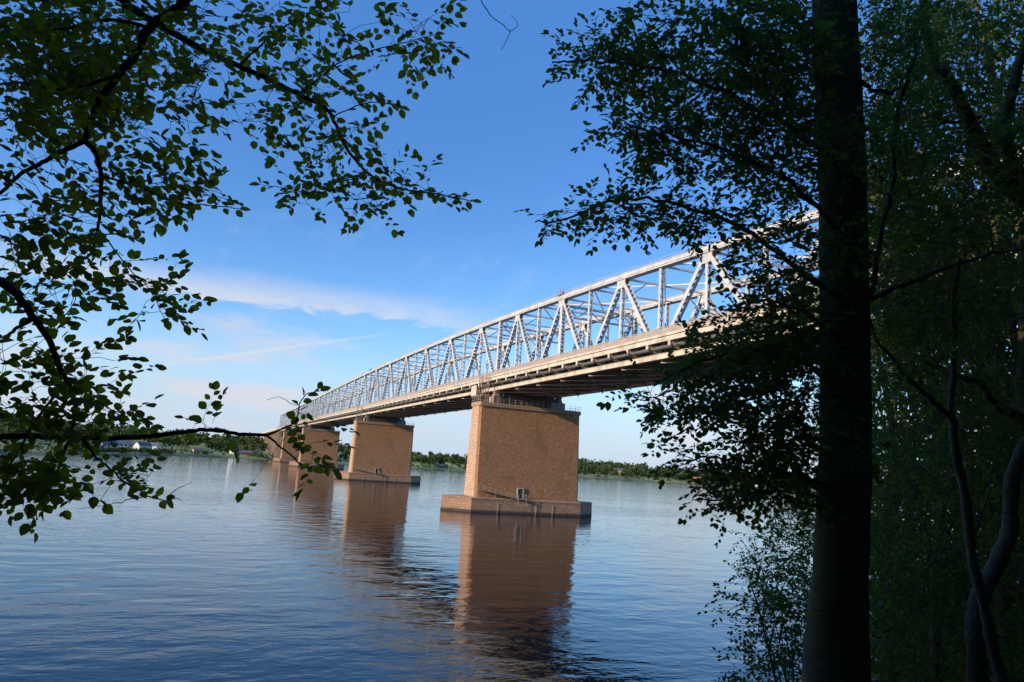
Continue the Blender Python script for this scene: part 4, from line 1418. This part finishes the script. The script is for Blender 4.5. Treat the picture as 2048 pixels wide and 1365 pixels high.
# ------------------------------------------------------------------ far shore: wood, single trees, houses
def crown_leaves(lv, c, r, h, n, size, r_=None):
    """lobed crown of leaf clumps around c (bottom centre)"""
    lobes = [(np.array([r_.normal(0, r * 0.42), r_.normal(0, r * 0.42), h * r_.uniform(0.35, 0.8)]), r * r_.uniform(0.42, 0.7)) for _ in range(6)]
    lobes.append((np.array([0, 0, h * 0.5]), r * 0.8))
    for i in range(n):
        lc, lr = lobes[r_.integers(len(lobes))]
        v = unit(r_.normal(0, 1, 3)); q = c + lc + v * lr * r_.uniform(0.75, 1.05) * np.array([1, 1, 0.85])
        if q[2] < c[2] + 0.3: q[2] = c[2] + r_.uniform(0.3, 2)
        lv.add(q, unit(r_.normal(0, 1, 3)), unit(v + r_.normal(0, 0.5, 3)), size * r_.uniform(0.7, 1.3), float(np.clip(r_.normal(0.45, 0.2), 0, 1)))


fr = np.random.default_rng(5)
fl = Leaves()
houses_px = [158, 125, 190, 250, 285, 474, 405, 880, 1225, 1400]
ROWS = [(60, 110, 90, (4, 8)), (120, 220, 150, (5, 12)), (240, 420, 190, (6, 14)), (500, 900, 170, (8, 17)), (1100, 2000, 110, (14, 22))]
for row, (e0, e1, cnt, hr) in enumerate(ROWS + ROWS[1:4]):
    for k in range(cnt):
        q = -350 + 2300 * (k + fr.uniform(0, 1)) / cnt
        if row > 4: q = 1000 + (q + 350) * 0.42
        e = fr.uniform(e0, e1)
        if row == 0 and (q < 470 or (q < 1100 and fr.uniform() < 0.35)): continue
        if row == 1 and q < 480 and fr.uniform() < 0.2: continue
        if row == 1 and any(abs(q - hp) < 14 for hp in houses_px): continue
        h = fr.uniform(*hr) * (1.45 if q > 1120 else (1.25 if q < 520 else 1.1)); r_c = h * fr.uniform(0.42, 0.6)
        b_ = far_pt(q, e, far_h(q, e))
        tone = fr.uniform(-0.15, 0.2)
        m0 = len(fl.P)
        crown_leaves(fl, b_, r_c, h, 150 if row < 3 else 120, 0.22 * h * (1.0 if row < 3 else 1.25), fr)
        for j in range(m0, len(fl.P)): fl.T[j] = float(np.clip(fl.T[j] + tone, 0, 1))
o = fl.build("forest", M_FAR1, None, (0, 0, 0), False, 0.8)
tag(o, "mixed green wood along the far shore and the hills behind", None, None, "stuff")

# low shore scrub as one mass
fl = Leaves()
for k in range(640):
    q = fr.uniform(-350, 2000) if k < 470 else fr.uniform(120, 345); e = fr.uniform(6, 40)
    b_ = far_pt(q, e, far_h(q, e)); h = fr.uniform(1.0, 3.2) * (1 if q < 500 else 1.4)
    crown_leaves(fl, b_, h * 0.9, h, 14, 0.6 * h, fr)
o = fl.build("scrub", M_FAR1, None, (0, 0, 0), False, 0.8)
tag(o, "low green scrub along the far waterline", None, None, "stuff")


def far_tree(px_, e, h, w, label, name="broadleaf_tree"):
    b_ = far_pt(px_, e, far_h(px_, e))
    o = empty(name, b_, label, "tree", "single trees on the far shore")
    mb = MB(b_); mb.tube([b_ - [0, 0, 0.5], b_ + [0, 0, h * 0.25], b_ + [0.2, 0.1, h * 0.6]], [0.35, 0.28, 0.12], 6)
    mb.build("trunk", M_BARKD, o)
    lv = Leaves(); crown_leaves(lv, b_ + [0, 0, h * 0.12], w, h * 0.9, 420, 0.13 * h, fr)
    lv.build("crown", M_FAR1, o, b_, False, 0.8)


far_tree(846, 55, 16, 8, "round tree on the far shore directly right of the second pier")
far_tree(866, 80, 17, 8.5, "broad dark tree on the far shore, second from the second pier's right edge")
far_tree(884, 70, 13, 7, "lower wide tree on the far shore midway between the two nearest piers")
far_tree(908, 90, 18, 9, "tallest yellow-green tree on the far shore left of the nearest pier")
far_tree(924, 75, 17, 8, "tree on the far shore touching the nearest pier's left edge")
far_tree(1289, 330, 24, 15, "big round dark tree standing above the far skyline right of the nearest pier")
far_tree(1178, 90, 19, 10, "tree on the far shore directly right of the nearest pier")
far_tree(1212, 70, 16, 9, "dark spreading tree on the far shore left of the yellow house")
far_tree(1262, 60, 13, 8, "bright green tree by the far water below the big round one")
far_tree(430, 140, 14, 9, "broad pale green tree above the yellow meadow on the far shore")
far_tree(455, 150, 13, 8, "dark tree left of the orange roofed house on the far shore")
far_tree(362, 45, 5.0, 6.5, "low rounded dark bush on the meadow by the far waterline", "bush")

M_WALLW = paint("white_wall", (0.66, 0.64, 0.60), (0.58, 0.56, 0.52), 0.8, 0.2)
M_WALLY = paint("yellow_wall", (0.62, 0.47, 0.22), (0.55, 0.41, 0.19), 0.8, 0.2)
M_WALLR = paint("red_wall", (0.32, 0.10, 0.06), (0.26, 0.08, 0.05), 0.8, 0.2)
M_ROOFR = paint("red_tile", (0.42, 0.15, 0.085), (0.34, 0.12, 0.07), 0.8, 0.5)
M_ROOFG = paint("grey_roof", (0.16, 0.16, 0.17), (0.11, 0.11, 0.12), 0.8, 0.5)
M_GLASS, t, p = new_mat("window_glass")
p.inputs['Base Color'].default_value = (0.03, 0.04, 0.05, 1); p.inputs['Roughness'].default_value = 0.1


def house(px_, e, w, d, hw, hr, wall, roof, label, rz=0.0, name="house", flat=False):
    b_ = far_pt(px_, e, far_h(px_, e) - 0.2)
    base_rz = math.atan2(b_[1] - CAM[1], b_[0] - CAM[0]) - math.pi / 2 + rz     # front towards the water
    o = empty(name, b_, label, "house", "houses on the far shore", base_rz)
    mb = MB(); mb.box(-w / 2, w / 2, -d / 2, d / 2, -1.5, hw)
    if not flat:
        for s in (-1, 1):
            xx = s * w / 2
            mb.poly([(xx, -d / 2, hw), (xx, d / 2, hw), (xx, 0, hw + hr)])
    mb.build("wall", wall, o)
    mb = MB()
    if flat:
        mb.box(-w / 2 - 0.3, w / 2 + 0.3, -d / 2 - 0.3, d / 2 + 0.3, hw + 0.002, hw + 0.35)
    else:
        ov = 0.4; k = hr / (d / 2)
        for s in (-1, 1):
            a0, a1 = s * (d / 2 + ov), 0.0
            mb.hexa([(-w / 2 - ov, a0, hw - ov * k), (w / 2 + ov, a0, hw - ov * k), (w / 2 + ov, a1, hw + hr), (-w / 2 - ov, a1, hw + hr),
                     (-w / 2 - ov, a0, hw - ov * k + 0.25), (w / 2 + ov, a0, hw - ov * k + 0.25), (w / 2 + ov, a1, hw + hr + 0.25), (-w / 2 - ov, a1, hw + hr + 0.25)])
    rf = mb.build("roof", roof, o)
    if not flat:
        mb = MB(); mb.box(w * 0.2, w * 0.2 + 0.7, -0.35, 0.35, hw + hr * 0.8, hw + hr + 1.0); mb.build("chimney", M_ROOFR, rf)
    nwin = max(2, int(w / 3))
    for k in range(nwin):
        xx = -w / 2 + w * (k + 0.5) / nwin
        for zz_ in ([1.0] if hw < 4.5 else [1.0, 3.8]):
            mb = MB(); mb.box(xx - 0.65, xx + 0.65, -d / 2 - 0.05, -d / 2 + 0.02, zz_, zz_ + 1.4); mb.build("window", M_GLASS, o)
    mb = MB(); mb.box(-w / 2 + 0.3, -w / 2 + 0.5, -d / 2 - 0.06, -d / 2 + 0.02, 0, 2.1); mb.build("door", M_ROOFG, o)


house(244, 55, 13, 9, 5.6, 3.0, M_WALLW, M_ROOFG, "white house with the largest pale front in the row on the far left shore", 0.1)
house(213, 50, 12, 9, 5.2, 3.2, M_WALLW, M_ROOFG, "pale house left of the big white one at the far waterside", 0.5)
house(183, 48, 13, 7, 3.2, 1.6, M_WALLW, M_ROOFG, "long low white building farthest left in the far shore row", -0.2)
house(284, 60, 12, 8, 4.4, 2.8, M_WALLW, M_ROOFG, "grey roofed pale house right of the big white one on the far shore", 0.6)
house(306, 75, 10, 8, 4.2, 2.8, M_WALLW, M_ROOFG, "small pale house at the right end of the far shore row", -0.5)
house(160, 330, 12, 9, 5.0, 4.5, M_WALLW, M_ROOFR, "house with a pointed red roof among the trees above the far shore row", 1.2)
house(121, 330, 14, 9, 4.6, 3.6, M_WALLW, M_ROOFR, "house with a low orange roof left of the pointed red one", 0.2)
house(474, 110, 15, 10, 4.6, 5.0, M_WALLW, M_ROOFR, "white gabled house with an orange roof beside the far end of the bridge", 0.9)
house(505, 70, 22, 8, 3.2, 2.0, M_WALLR, M_ROOFG, "long low brown building right of the orange roofed gabled house", 0.0, "long_house")
house(395, 32, 9, 6, 3.0, 2.0, M_WALLY, M_ROOFG, "small yellow hut on the yellow meadow at the far water", 0.3, "hut")
house(882, 45, 16, 8, 2.8, 2.4, M_WALLW, M_ROOFG, "low grey roofed house below the far trees between the two nearest piers", 0.3)
house(1240, 150, 26, 12, 9.5, 5.0, M_WALLY, M_ROOFG, "large yellow house among the far trees right of the nearest pier", 0.3)
house(1399, 50, 24, 12, 6.0, 7.0, M_WALLR, M_ROOFR, "red house with tiled roof by the far water seen through the beech leaves", 0.2)
house(1512, 40, 26, 9, 5.0, 2.0, M_WALLW, M_ROOFG, "white waterside building farthest right on the far shore", 0.0, flat=True)
